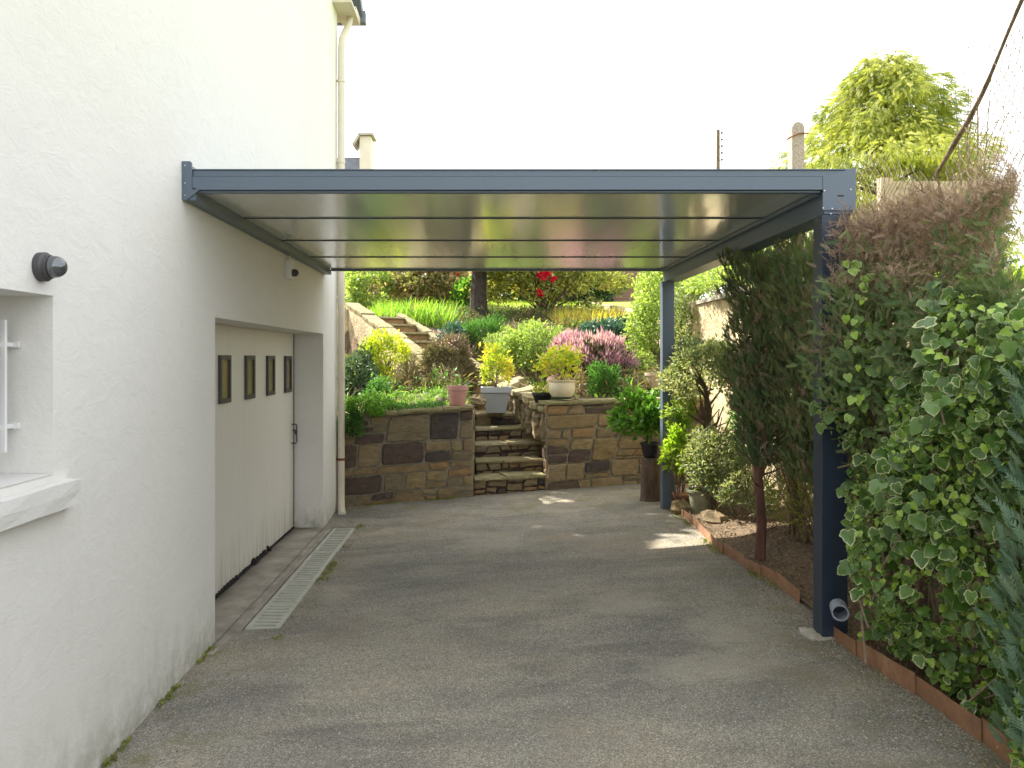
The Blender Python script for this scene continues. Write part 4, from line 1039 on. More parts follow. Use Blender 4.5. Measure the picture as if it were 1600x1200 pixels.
ax = np.stack([-.35+0*p[:, 0], -.15+0*p[:, 0], .75+0*p[:, 0]], 1)+.5*q*.6+1.0*unit(n)
g_ = (~brown) & keep; b_ = brown & keep
low = (p[:, 2] < 1.35); g_ &= ~(low & (RS.rand(n) < .45))
sx = p[:, 0]/p[:, 1]; sy = (p[:, 2]-1.6)/p[:, 1]; gap = (sx > np.interp(sy, [.075, .15, .245], [.71, .668, .70])) & (sy > .075); g_ &= ~gap; b_ &= ~gap
cv = .5+.5*lf(p, 5., 3.)
scatter('foliage', 'thuja', TSP, p[g_], ax[g_], q[g_], RS.uniform(.035, .08, g_.sum()), (mixr(cv, n, .45))[g_], hd)
b1_ = b_ & (RS.rand(n) < .55); b2_ = b_
TSD = T_spray(4, .045, .55, .45, .1)
scatter('dead_foliage', 'deadfol', TSD, p[b1_], ax[b1_], q[b1_], RS.uniform(.03, .065, b1_.sum()), (mixr(cv, n, .4))[b1_], hd)
i_ = np.where(b_)[0]; i_ = RS.choice(i_, 6500); pp_ = p[i_]+RS.normal(size=(6500, 3))*np.array([.03, .03, .012])
scatter('dead_twigs', 'deadfol', TT, pp_, ax[i_]*.5+.7*unit(6500)+np.array([0, 0, -.15])*(p[i_, 2:3] > 2.3), q[i_], RS.uniform(.035, .085, 6500), RS.rand(6500), hd)
a4, b4 = hedge_pts(2600, .4); a4[:, 0] += .12; k4 = a4[:, 0] < .65*a4[:, 1]; a4, b4 = a4[k4], b4[k4]
n4 = len(a4); scatter('inner_twigs', 'deadfol', TT, a4, unit(n4)+np.array([0, 0, .6]), b4, RS.uniform(.12, .28, n4), RS.rand(n4)*.5, hd)
mb = MB()
for (x, y) in ((2.4, 3.3), (2.45, 3.75), (2.4, 4.2), (2.5, 4.55)):
    mb.tube([(x, y, -.05), (x+.03, y-.02, .7), (x-.02, y+.03, 1.4), (x+.02, y, 1.5+.5*(y-3.3))], [.04, .035, .025, .012], 7)
    for _ in range(26):
        z = random.uniform(.5, 1.45+.5*(y-3.3)); e = Vector((x-random.uniform(.1, .38), y+random.uniform(-.3, .3), z+random.uniform(.1, .5)))
        mb.tube([(x, y, z), ((x+e.x)/2, (y+e.y)/2, (z+e.z)/2-.03), e], [.012, .008, .003], 4)
mb.build('trunk', 'bark', hd)

# --- variegated ivy over its lower half
iv = empty('variegated_ivy', (2.1, 3.6, .03), 'large-leaved cream-edged ivy covering the lower half of the big hedge', 'ivy')
def ivy_pts(n, dep):
    out = []
    while len(out) < n:
        Y = random.uniform(2.35, 4.32); z = random.uniform(.02, 1.98)
        zhi = 1.78+.17*sm(2.9, 3.4, Y) if Y < 3.75 else 1.95-.75*(Y-3.75)
        zlo = .08+.10*sm(3.2, 4.2, Y)
        if Y > 3.95: zlo = .35+.75*sm(3.95, 4.25, Y)+.2*random.random()
        if z > zhi+random.uniform(-.12, .05) or z < zlo: continue
        X = 1.97+.10*math.sin(Y*4.1+z*3)+.05*math.sin(Y*9-z*7)+random.random()**1.5*dep
        if z < .4: X += .06
        X -= .10*sm(3.4, 2.6, Y)*0
        if Y > 3.9: X -= .07*sm(3.9, 4.25, Y)
        h_ = .5+.5*math.sin(Y*6.3+2*z)*math.sin(z*5.1-Y*2)
        if random.random() < .38*(h_ < .3): continue
        out.append((X, Y, z))
    return np.array(out)
def ivy_leaves(nm, n, s0, s1, dep, rlo, rhi, parent, sp=True):
    if sp:
        for _ in range(3): ivy_leaves(nm, n//3, s0*random.uniform(.8, 1.1), s1*random.uniform(.85, 1.25), dep, rlo, rhi, parent, False)
        return
    p = ivy_pts(n, dep); 
    ax = np.stack([-.3+0*p[:, 0], -.3+0*p[:, 0], -.5+0*p[:, 0]], 1)+.8*unit(n)
    nr = np.stack([-.6+0*p[:, 0], -.5+0*p[:, 0], .55+0*p[:, 0]], 1)+.65*unit(n)
    s = RS.uniform(s0, s1, n)*(1+.25*(RS.rand(n) > .85))
    return scatter(nm, 'ivy', T_ivy(RS.uniform(.1, .35), RS.uniform(.15, .6), 1.4), p, ax, nr, s, RS.uniform(rlo, rhi, n), parent)
ivy_leaves('leaves', 1150, .03, .06, .24, 0, .7, iv)
ivy_leaves('curled_leaves', 1150, .027, .056, .24, 0, .75, iv)
ivy_leaves('small_leaves', 1900, .016, .035, .22, .2, 1., iv)
ivy_leaves('young_leaves', 650, .02, .04, .1, .85, 1., iv)
ivy_leaves('shaded_leaves', 1700, .045, .08, .6, 0, .4, iv)
# a few big leaves
p = ivy_pts(80, .08); p[:, 0] -= .03
scatter('broad_leaves', 'ivy', TI, p, np.stack([-.3+0*p[:, 0], -.3+0*p[:, 0], -.6+0*p[:, 0]], 1)+.3*unit(80), np.tile([[-.7, -.7, .5]], (80, 1))+.3*unit(80), RS.uniform(.055, .09, 80), RS.uniform(0, .5, 80), iv)
mb = MB(); 
for _ in range(110):
    q0 = ivy_pts(1, .25)[0]; q0[0] += .06; q1 = q0+np.array([random.uniform(-.12, .15), random.uniform(-.25, .25), random.uniform(-.5, .1)]); q1[2] = max(q1[2], .03)
    m_ = (q0+q1)/2+RS.normal(size=3)*.05; mb.tube([tuple(q0), tuple(m_), tuple(q1)], [.003, .005, .006], 4)
for _ in range(14):
    y = random.uniform(2.6, 4.1); mb.tube([(2.25, y, -.02), (2.2+random.uniform(-.1, .1), y+random.uniform(-.1, .1), .5), (2.2+random.uniform(-.15, .1), y+random.uniform(-.3, .3), 1.2)], [.014, .01, .006], 5)
mb.build('stems', 'twig', iv)
# ivy sprig high on the hedge
n = 26; p = np.array([P(1345+random.uniform(-18, 22), 420+random.uniform(-15, 250), 3.95) for _ in range(n)]); p[:, 0] -= .02
scatter('trailing_leaves', 'ivy', TI, p, np.tile([[-.2, -.2, -.9]], (n, 1))+.4*unit(n), np.tile([[-.6, -.7, .3]], (n, 1))+.4*unit(n), RS.uniform(.03, .06, n), RS.uniform(.4, 1, n), iv)

# --- blue-green cypress at the right edge
bc = empty('blue_cypress', (2.2, 2.66, 0), 'feathery blue-green cypress at the right edge, in front of the ivy', 'conifer')
n = 2600; th = RS.uniform(0, 2*np.pi, n); z = RS.uniform(.12, 1.55, n); rr = (.30-.07*(z-.6)**2)*(RS.rand(n)**.4)*(1+.1*np.sin(z*12+th*3))
p = np.stack([2.165+rr*np.cos(th), 2.66+rr*np.sin(th)*1.2, z], 1); o_ = np.stack([np.cos(th), np.sin(th), .0*th], 1)
scatter('foliage', 'bluecyp', TSP, p, o_*.6+np.array([0, 0, .8])+.3*unit(n), o_+.6*unit(n), RS.uniform(.05, .10, n), mixr(.5+.5*lf(p, 3, 4), n, .5), bc)
mb = MB(); mb.tube([(2.22, 2.66, -.05), (2.22, 2.66, .8), (2.2, 2.66, 1.45)], [.03, .022, .008], 7); mb.build('trunk', 'bark', bc)

# --- dark columnar cypresses between the posts
def column(base, cx, cy, rx, ry, z0, z1, n, label, ph, lean=0., bare=.5):
    root = empty('cypress', base, label, 'conifer', 'dark cypresses under the carport edge')
    z = z0+(z1-z0)*RS.rand(n)**.9; th = RS.uniform(0, 2*np.pi, n); t = (z-z0)/(z1-z0)
    prof = np.clip(.55+1.3*t-1.0*t*t*t*.6, .3, 1.05); prof *= 1+.16*np.sin(z*9+ph+th*2)+.1*np.sin(z*21+ph)
    rr = prof*(RS.rand(n)**.45); p = np.stack([cx+lean*t+rr*rx*np.cos(th), cy+rr*ry*np.sin(th), z], 1)
    h_ = lf(p, ph, 3.2); k = h_ < .5; p, th = p[k], th[k]; m = len(p)
    o_ = np.stack([np.cos(th), np.sin(th), 0*th], 1)
    scatter('foliage', 'thujadark', TSP, p, o_*.45+np.array([0, 0, .75])+.4*unit(m), o_+.7*unit(m), RS.uniform(.03, .085, m), mixr(.5+.5*lf(p, ph, 3), m, .5), root)
    kk = m//9; ii = RS.choice(m, kk); scatter('dead_foliage', 'deadfol', TSD, p[ii]+RS.normal(size=(kk, 3))*.03, o_[ii]*.5+np.array([0, 0, .6])+.5*unit(kk), o_[ii], RS.uniform(.06, .12, kk), RS.rand(kk)*.7, root)
    mb = MB(); bx, by, bz = base
    pts = [(bx, by, bz-.05), (bx+.012, by-.01, bz+.3), (bx-.01, by+.01, bz+.7), ((bx+cx)/2, (by+cy)/2, bz+1.2), (cx, cy, z1*.7), (cx+lean, cy, z1-.1)]
    mb.tube(pts, [.042, .036, .034, .03, .02, .008], 9)
    for _ in range(34):
        zz = random.uniform(.85, z1-.3); a = random.uniform(0, 6.28); l = random.uniform(.15, .35)
        mb.tube([(cx, cy, zz), (cx+l*.5*math.cos(a), cy+l*.5*math.sin(a), zz+.03), (cx+l*math.cos(a), cy+l*math.sin(a), zz+l*.6)], [.011, .007, .003], 4)
    for _ in range(4):
        a = random.uniform(0, 6.28); zz = random.uniform(.5, .85); mb.tube([(bx, by, zz), (bx+.12*math.cos(a), by+.12*math.sin(a), zz+.04), (bx+.28*math.cos(a), by+.28*math.sin(a), zz+.16)], [.01, .006, .002], 4)
    mb.build('trunk', 'barkred', root); return root
B1 = G(1187, 880)
column((B1[0], B1[1], B1[2]), 2.17, 6.0, .25, .31, .76, 2.42, 7500, 'dark cypress on a bare reddish trunk, left one between the carport posts', 1.2)
column((2.38, 5.28, .03), 2.35, 5.35, .31, .36, .72, 2.40, 8500, 'bushy dark cypress just behind the front carport post', 2.7)
column((2.62, 6.5, .05), 2.66, 6.45, .22, .3, 1.0, 2.44, 2600, 'cypress standing close to the boundary wall behind the bare-trunked one', 4.1)
# thin leaning stems by the wall
sh = empty('twiggy_shrub', (2.62, 6.15, .05), 'sunlit mossy twiggy shrub against the boundary wall right of the bare trunk', 'shrub')
mb = MB()
for _ in range(26):
    a = random.uniform(-1.2, 1.2); l = random.uniform(.4, .95); x, y = 2.62+random.uniform(-.1, .1), 6.1+random.uniform(-.25, .25)
    mb.tube([(x, y, 0), (x+.12*math.sin(a), y+.15*a*.5, l*.5), (x+.3*math.sin(a*1.3), y+.4*a*.5, l)], [.011, .008, .003], 5)
mb.build('stems', 'twig', sh)
bush('foliage', 'mossy', TS, (2.66, 6.1, .42), (.3, .42, .42), 1500, 22, .035, sh)
plant('wall_ivy', (2.85, 5.6, .05), 'green ivy creeping low on the boundary wall just behind the front post', 'ivy', (2.8, 5.5, .65), (.22, .5, .55), 'green', 1300, 22, .05, nst=8)

# --- shrubs in the bed behind the rear post
c = P(1100, 590, 8.0)
hb = plant('holly_tree', (2.33, 8.0, .03), 'small variegated holly tree with twisted trunk beside the rear carport post', 'tree', c, (.43, .5, .42), 'varieg', 5200, 46, .045, nst=0, cr=.3)
mb = MB(); mb.tube([(2.33, 8.0, 0), (2.36, 8.0, .4), (2.30, 8.02, .75), (2.36, 8.0, 1.05), (2.3, 8.0, 1.35)], [.045, .04, .035, .028, .015], 8)
for _ in range(26):
    z = random.uniform(.6, 1.3); e = Vector((c[0]+random.uniform(-.35, .35), c[1]+random.uniform(-.35, .35), z+random.uniform(.15, .45))); s_ = Vector((2.33, 8.0, z)); m_ = (s_+e)/2+Vector(unit(1)[0])*.05
    mb.tube([s_, m_, e], [.016, .01, .004], 5)
mb.build('trunk', 'bark', hb)
c = P(1062, 640, 8.15); plant('yellow_leaf_shrub', (2.1, 8.2, .03), 'yellow-green leaves just right of the rear post at mid height', 'shrub', c, (.14, .25, .25), 'vargreen', 700, 14, .05, nst=5, srad=.006)
c = P(1057, 715, 8.0); plant('lime_shrub', (2.0, 8.0, .02), 'bright lime-yellow shrub glowing beside the foot of the rear post', 'shrub', c, (.12, .2, .34), 'lime', 900, 18, .06, nst=6, srad=.006)
c = P(1122, 735, 7.55); plant('silver_shrub', (2.3, 7.6, .12), 'silvery variegated shrub growing from the mossy urn', 'shrub', c, (.30, .33, .40), 'varieg', 2900, 40, .055, T=TLn, nst=12, srad=.008)
c = P(1165, 780, 7.0); plant('spindle_shrub', (2.45, 7.0, .04), 'loose grey-green low shrub between the urn and the bare trunk', 'shrub', c, (.24, .3, .24), 'varieg', 1100, 18, .05, T=TLn, nst=8, srad=.006)
c = P(1190, 700, 8.2); plant('climbing_shrub', (2.85, 8.2, .04), 'leafy climber on the sunlit boundary wall behind the holly tree', 'shrub', c, (.3, .8, .7), 'green', 1500, 34, .05, nst=10)
# urn, trough
def pot(name, c, prof, mat, label, cat, seg=28, soilr=None, group=None, soilz=None):
    root = empty(name, c, label, cat, group); mb = MB(); mb.lathe(c, prof, seg)
    # open rim with soil disc
    mb.f.pop(); mb.r.pop()
    o = mb.build('pot_body', mat, root, smooth=False); o.data.polygons.foreach_set('use_smooth', [len(p.vertices) == 4 for p in o.data.polygons])
    md = o.modifiers.new('edge', 'EDGE_SPLIT'); md.split_angle = math.radians(35)
    if soilr:
        mb = MB(); mb.lathe((c[0], c[1], c[2]+soilz), [(soilr, 0), (soilr*.6, .008), (.004, .012)], seg); mb.build('potting_soil', 'soil', root)
    return root
g0 = G(1092, 806); uc = (g0[0]+.03, g0[1]+.05, .02)
pot('mossy_urn', uc, [(.085, 0), (.10, .02), (.105, .1), (.12, .21), (.14, .225), (.14, .25), (.115, .25), (.105, .2)], 'mossurn', 'mossy concrete urn at the edging below the silvery shrub', 'urn', soilr=.105, soilz=.2)
tr = empty('terracotta_trough', (2.12, 8.12, .0), 'low terracotta trough between the rear post and the mossy urn', 'planter')
mb = MB(); x0, x1, y0, y1 = 1.99+.03, 2.3, 8.0, 8.2
mb.hexa([(x0+.02, y0+.02, .02), (x1-.02, y0+.02, .02), (x1-.02, y1-.02, .02), (x0+.02, y1-.02, .02)], [(x0, y0, .15), (x1, y0, .15), (x1, y1, .15), (x0, y1, .15)]); mb.box((x0-.012, y0-.012, .151), (x1+.012, y1+.012, .175)); mb.build('trough_body', 'terra', tr, bevel=.006)
# potted leafy plant on log by the back post
lg = G(1019, 776); lx, ly = 1.93, 8.85
lo = MB(); lz = gz(lx, ly)-.01; lo.lathe((lx, ly, lz), [(.125, 0), (.118, .05), (.112, .25), (.11, .49), (.104, .505)], 20); k = len(lo.v)
tag(lo.build('log_stand', 'bark', smooth=False), 'upright cut log serving as a stand for the black pot behind the rear post', 'log')
pc = (lx, ly, lz+.507)
pot('black_flowerpot', pc, [(.075, 0), (.085, .02), (.115, .15), (.122, .152), (.122, .175), (.108, .175), (.1, .13)], 'blackpot', 'black plastic pot of glossy leaves standing on the log', 'flowerpot', soilr=.1, soilz=.14)
plant('potted_laurel', (lx, ly, pc[2]+.15), 'bright glossy-leaved bush in the black pot on the log', 'plant', (lx-.06, ly-.02, pc[2]+.44), (.36, .28, .30), 'brightgreen', 1500, 30, .085, nst=12, srad=.006, cr=.38)
# --- pots on the wall
def wallpos(px, py, off, top=.055):
    Y = 9.7
    for _ in range(12): X = (px-755)*Y/F; Y = wl(X)+off
    return (X, Y, wtop(X)+top)
c = wallpos(715, 641, .14); c = (c[0], c[1], c[2]+.008)
pot('pink_flowerpot', c, [(.095, 0), (.098, .004), (.122, .19), (.134, .192), (.137, .245), (.127, .245), (.12, .2)], 'pinkpot', 'pink plastic flowerpot standing on the coping left of the steps', 'flowerpot', soilr=.118, soilz=.19)
c = wallpos(878, 628, .17); c = (c[0], c[1], c[2]+.012)
sa = MB(); sa.lathe(c, [(.115, 0), (.14, .02), (.142, .03), (.13, .03), (.11, .018)], 28); 
rt = pot('cream_flowerpot', (c[0], c[1], c[2]), [(.10, .02), (.125, .024), (.165, .08), (.178, .14), (.172, .19), (.162, .215), (.175, .23), (.178, .245), (.16, .248), (.15, .21)], 'creampot', 'round cream glazed flowerpot on a green saucer at the right wall', 'flowerpot', soilr=.15, soilz=.2)
tag(sa.build('saucer', 'greensaucer'), 'dark green saucer under the round cream flowerpot', 'saucer')
plant('golden_euphorbia', (c[0], c[1], c[2]+.2), 'yellow and orange leafy plant in the cream pot', 'plant', (c[0]+.0, c[1], c[2]+.42), (.32, .26, .22), 'goldred', 900, 26, .06, nst=12, srad=.005, T=TL, cr=.45, stemmat='twig')
cb = wallpos(848, 624, .5); cb = (cb[0], cb[1], .99)
pot('black_bowl', cb, [(.09, 0), (.1, .01), (.135, .12), (.145, .122), (.145, .15), (.13, .15), (.12, .11)], 'blackpot', 'small black bowl half hidden left of the cream pot', 'flowerpot', soilr=.12, soilz=.11)
plant('bowl_seedlings', (cb[0], cb[1], cb[2]+.1), 'small yellow seedlings in the black bowl', 'plant', (cb[0], cb[1], cb[2]+.19), (.13, .12, .09), 'golden', 130, 8, .05, nst=0)
# grey square pot
gp = P(775, 641, 11.05); gx, gy, gz0 = gp[0], gp[1], .803+.018
root = empty('grey_flowerpot', (gx, gy, gz0), 'tapered square grey flowerpot standing at the top of the lower steps', 'flowerpot')
mb = MB(); a_, b_ = .135, .20
mb.hexa([(gx-a_, gy-a_, gz0), (gx+a_, gy-a_, gz0), (gx+a_, gy+a_, gz0), (gx-a_, gy+a_, gz0)], [(gx-b_, gy-b_, gz0+.29), (gx+b_, gy-b_, gz0+.29), (gx+b_, gy+b_, gz0+.29), (gx-b_, gy+b_, gz0+.29)])
body = mb.build('pot_body', 'greypot', root, bevel=.008)
mb = MB(); R_ = .218
for (x0, y0, x1, y1) in ((-R_, -R_, R_, -R_+.03), (-R_, R_-.03, R_, R_), (-R_, -R_+.031, -R_+.03, R_-.031), (R_-.03, -R_+.031, R_, R_-.031)): mb.box((gx+x0, gy+y0, gz0+.292), (gx+x1, gy+y1, gz0+.37))
mb.build('rim', 'greypot', root, bevel=.004)
mb = MB(); mb.box((gx-.187, gy-.187, gz0+.3), (gx+.187, gy+.187, gz0+.35)); mb.build('potting_soil', 'soil', root)
plant('golden_shrub', (gx, gy, gz0+.34), 'tall yellow-leaved plant in the square grey pot', 'plant', (gx-.01, gy, gz0+.62), (.22, .2, .34), 'goldred', 820, 24, .062, nst=10, srad=.006, cr=.5, stemmat='twig')
c = P(1026, 607, 10.75)
pot('pale_flowerpot', (c[0], c[1], c[2]), [(.1, 0), (.11, .01), (.15, .18), (.165, .182), (.165, .22), (.15, .22), (.14, .18)], 'palepot', 'pale clay flowerpot on the upper bed beside the rear post', 'flowerpot', soilr=.14, soilz=.17)
# --- trailing plant at the left end of the wall
tp = empty('trailing_plant', (-1.45, 9.3, .9), 'bright green trailing plant spilling over the left end of the wall beside the downpipe', 'plant')
for cc, rr_, n in ((P(566, 640, 9.12), (.24, .16, .17), 2200), (P(552, 668, 9.05), (.11, .1, .22), 1000), (P(596, 632, 9.35), (.2, .2, .09), 800)):
    bush('foliage', 'brightgreen' if n != 1000 else 'green', TS, cc, rr_, n, 24, .035, tp, axis_up=-.2)
plant('small_creeper', (-1.72+.03, 9.1, .55), 'tiny creeper sprouting between the house corner and the downpipe', 'plant', P(530, 665, 9.06), (.035, .04, .12), 'green', 120, 8, .03, nst=0)
# --- garden shrubs  (label, centre px, Y, radii, material, count, leaf)
def gp_(name, px, py, Y, r, mat, n, size, label, cat='shrub', T=TL, k=30, **kw):
    c = P(px, py, Y); b = on(c[0], c[1]); kw.setdefault('up', -.75); n = int(n*1.35); r = (r[0]*1.1, r[1]*1.1, r[2]*1.06)
    if kw.pop('ground', True):
        top = c[2]+r[2]; lo = min(c[2]-r[2], b[2]-.06); c = (c[0], c[1], (top+lo)/2); r = (r[0], r[1], (top-lo)/2)
    return plant(name, b, label, cat, c, r, mat, n, k, size, T=T, **kw)
gp_('gold_variegated_shrub', 598, 556, 12.6, (.37, .34, .36), 'golden', 2600, .055, 'yellow-speckled shrub left of the upper steps', nst=14)
gp_('dark_leaf_shrub', 560, 590, 11.6, (.24, .4, .42), 'darkgreen', 2000, .09, 'dark strap-leaved shrub beside the downpipe above the trailing plant', T=TLn, nst=8)
gp_('evergreen_clump', 590, 618, 10.9, (.30, .3, .2), 'green', 1500, .08, 'mid-green leafy clump in front of the yellow-speckled shrub', T=TLn, nst=6)
gp_('thyme_mound', 640, 590, 11.3, (.22, .22, .19), 'heatherdry', 3000, .07, 'grey-brown wispy mound left of the dry heather', T=TN, nst=8, k=40)
hr = gp_('dry_heather', 703, 560, 12.0, (.37, .34, .32), 'heatherdry', 6500, .085, 'rounded olive-brown heather bush beside the lower end of the upper steps', T=TN, nst=16, k=60, cr=.25, srad=.014)
c = P(705, 548, 12.0); bush('blossom', 'heatherpink', TS, c, (.36, .33, .30), 260, 30, .03, hr, up=.1)
for ang, nm in ((-.18, 0), (.05, 1)):
    pass
ph = gp_('pink_heather', 922, 568, 11.9, (.56, .45, .34), 'heatherstem', 3800, .09, 'wide pink-flowering heather behind the cream pot', T=TN, nst=14, k=50)
c = P(920, 572, 11.85); n = 5800; p, o_, cv = clumps(c, (.62, .5, .46), n, 70, .22, -.1, (.75, 1.0))
ax = o_*.5+np.array([0, 0, .9])+.35*unit(n); scatter('blossom', 'heatherpink', TN, p, ax, unit(n), RS.uniform(.06, .13, n), mixr(cv, n, .4), ph)
gp_('variegated_mound', 838, 540, 13.4, (.52, .45, .40), 'vargreen', 4200, .055, 'rounded pale green-and-yellow shrub in the middle of the garden', nst=12, k=50)
gp_('variegated_clump', 785, 535, 13.9, (.26, .3, .26), 'vargreen', 1500, .05, 'smaller pale green shrub behind the grey pot', nst=6)
gp_('blue_spurge', 950, 520, 14.0, (.5, .4, .24), 'bluegreen', 2600, .10, 'spreading blue-green plant behind the pink heather', T=TLn, nst=6)
gp_('rosemary_bush', 752, 520, 15.0, (.40, .35, .27), 'green', 3200, .085, 'dark feathery green bush left of the pale green shrubs', T=TN, nst=8, k=40)
gp_('spurge_clump', 706, 520, 14.6, (.28, .3, .18), 'bluegreen', 1200, .09, 'low blue-green clump at the right side of the upper steps', T=TLn, nst=4)
gp_('fern_clump', 944, 600, 10.9, (.20, .18, .24), 'green', 1500, .08, 'upright green plant between the cream pot and the rear post', T=TN, nst=6)
gp_('bed_rosette', 895, 592, 10.9, (.16, .14, .13), 'drygrass', 500, .08, 'dry brownish tuft behind the cream pot', T=TN, nst=0)
gp_('rose_bush', 985, 575, 11.8, (.32, .3, .25), 'vargreen', 420, .05, 'sparse thorny rose with yellow leaves left of the rear post', nst=14, srad=.012, stemmat='twig')
gp_('ivy_mound', 1030, 485, 12.4, (.50, .6, .80), 'vargreen', 6500, .06, 'tall clipped sunlit ivy-covered mound behind the rear post', 'shrub', nst=14, k=80, cr=.25)
gp_('wall_end_ivy', 1075, 470, 11.3, (.22, .4, .42), 'varieg', 1700, .06, 'variegated ivy at the far end of the boundary wall', nst=8)
c = P(1105, 440, 9.9); plant('wall_top_shrub', (3.2, 10, 2.4), 'scrubby greenery growing along the top of the boundary wall', 'shrub', (3.12, 10.0, 2.62), (.32, 1.7, .30), 'vargreen', 3600, 50, .055, nst=18)
gp_('pink_rhododendron', 655, 436, 20.5, (1.75, 1.1, .95), 'rhodo', 9500, .12, 'wide rhododendron with pinkish-brown leaves at the back left', nst=34, srad=.018, k=100, cr=.24, shell=(.3, 1.))
gp_('young_laurel', 729, 462, 19.0, (.32, .3, .38), 'brightgreen', 700, .11, 'small bright green shrub left of the dark tree trunk', nst=5)
cm = gp_('red_camellia', 850, 432, 18.6, (1.55, 1.0, .92), 'camellia', 7500, .10, 'spreading camellia with bright red flowers in the middle at the back', nst=46, srad=.018, k=90, cr=.24, shell=(.3, 1.))
def flower(px, py, Y, s, nm='flower'):
    c = P(px, py, Y); n = 26; d = unit(n); d[:, 1] -= .6
    scatter(nm, 'redpetal', TLw, np.tile([c], (n, 1))+d*s*.15, d, np.cross(d, unit(n)), s, RS.rand(n), cm)
for q in ((848, 430, 17.6, .13), (855, 427, 17.6, .11), (842, 429, 17.6, .09), (865, 436, 17.65, .09), (843, 457, 17.7, .09), (846, 460, 17.7, .07), (716, 428, 18.3, .05)): flower(*q)
gp_('dark_conifer', 553, 425, 23.0, (.8, .8, 1.3), 'darkgreen', 3500, .2, 'dark conifer at the far back left beside the downpipe', 'conifer', T=TSP, nst=6, srad=.05)
gp_('lime_bush', 572, 452, 19.5, (.55, .5, .45), 'vargreen', 1800, .10, 'yellow-green bush beside the downpipe below the dark conifer', nst=6)
for i, (px, py, Y, r) in enumerate(((620, 432, 25, (1.8, 1, 1.3)), (740, 428, 25, (1.9, 1, 1.4)), (905, 430, 25.5, (.95, .8, 1.2)), (830, 436, 26, (1.9, 1, 1.3)))):
    gp_('evergreen_shrub', px, py, Y, r, 'darkgreen', 4600, .18, ['dark evergreen at the very back behind the pinkish rhododendron', 'dark evergreen at the very back behind the dark tree trunk', 'dark evergreen at the very back beside the brick wall', 'dark evergreen at the very back behind the red-flowered camellia'][i], group='dark evergreens closing the back of the garden', nst=8, srad=.05)
# tree trunk
tx = P(748, 500, 18.0); b = on(tx[0], tx[1]); tt = empty('garden_tree', b, 'dark tree trunk standing at the back between rhododendron and camellia', 'tree')
mb = MB(); mb.tube([(b[0], b[1], b[2]-.1), (b[0], b[1], b[2]+.08), (b[0]-.01, b[1], b[2]+.6), (b[0]+.02, b[1], b[2]+1.3), (b[0]-.05, b[1], b[2]+2.2)], [.27, .22, .19, .17, .10], 12)
for _ in range(12):
    a = random.uniform(0, 6.28); z = random.uniform(1.2, 2.1); mb.tube([(b[0], b[1], b[2]+z), (b[0]+.5*math.cos(a), b[1]+.5*math.sin(a), b[2]+z+.3), (b[0]+1.1*math.cos(a), b[1]+1.1*math.sin(a), b[2]+z+.5)], [.06, .04, .012], 6)
mb.build('trunk', 'barkdark', tt); bush('crown', 'darkgreen', TL, (b[0], b[1], b[2]+1.45), (1.3, .9, .75), 3600, 40, .12, tt)
# daylilies and coloured grasses
def tuft(name, px0, px1, py0, py1, Y0_, Y1_, n, L, mat, label, cat='plant', group=None, bend=.4):
    pts = []
    for i in range(n):
        Y = random.uniform(Y0_, Y1_); px = random.uniform(px0, px1); X = (px-755)*Y/F; pts.append((X, Y, hill(X, Y)-.03))
    root = empty(name, tuple(np.mean(pts, 0)), label, cat, group)
    ax = unit(n)*.38+np.array([0, 0, 1.]); scatter('leaves', mat, T_blade(.055, bend), pts, ax, unit(n)+np.array([0, 0, .2]), RS.uniform(.6, 1.15, n)*L, RS.rand(n), root); return root
tuft('daylily_clump', 585, 640, 0, 0, 16.6, 18.0, 520, .52, 'blade', 'bright green daylily leaves at the top of the upper steps, left clump')
tuft('daylily_clump', 640, 712, 0, 0, 16.4, 17.8, 620, .50, 'blade', 'bright green daylily leaves right of the top of the upper steps, right clump')
tuft('golden_sedge', 868, 930, 0, 0, 15.9, 17.4, 620, .42, 'yellowblade', 'golden grass tuft right of the camellia, left half of the row')
tuft('golden_sedge', 930, 992, 0, 0, 15.9, 17.4, 620, .44, 'yellowblade', 'golden and orange grass tuft in front of the brick wall, right half of the row')
tuft('iris_clump', 662, 690, 0, 0, 11.2, 11.7, 130, .34, 'green', 'upright iris leaves between the grey-brown mound and the dry heather')
tuft('edge_sedge', 545, 585, 0, 0, 17.0, 18.5, 400, .3, 'blade', 'light green grassy clump beside the downpipe on top of the garden wall')
# ground cover (uncountable)
def cover(name, mat, T, n, fx, size, lab=None, up=.7, axz=.5):
    p = np.array([fx() for _ in range(n)]); ax = unit(n)+np.array([0, 0, axz]); nr = unit(n)*.6+np.array([0, 0, up])
    return tag(scatter(name, mat, T, p, ax, nr, RS.uniform(.6, 1.3, n)*size, RS.rand(n)), lab, None, None, 'stuff')
def fx_wall():
    X = random.uniform(-1.5, -.2); Y = wl(X)+random.uniform(.22, 1.2); z = hill(X, Y)+random.uniform(-.02, .13)*(1 if random.random() < .8 else 1.6); return (X, Y, z)
cover('weeds', 'brightgreen', TS, 3600, fx_wall, .045); cover('tall_weeds', 'vargreen', T_blade(.07, .5), 900, fx_wall, .12, axz=.9)
def fx_trail():
    X = random.uniform(-1.35, -.5); return (X, wl(X)+random.uniform(.0, .35), wtop(X)+.05+random.uniform(0, .06))
cover('creeping_weeds', 'green', TS, 1100, fx_trail, .04)
def fx_gard():
    while True:
        X = random.uniform(-3.2, 3.0); Y = wl(X)+.5+random.random()**1.2*8.5; t, s = stairtz(X, Y)
        if -.3 < t < 1.05 and -.75 < s < .8: continue
        if -.2 < X < .9 and Y < 12.2: continue
        if math.sin(X*2.1+Y*1.3)+math.sin(Y*2.2-X*1.1)+random.uniform(-.9, .9) < .1: continue
        return (X, Y, hill(X, Y)+random.uniform(0, .07))
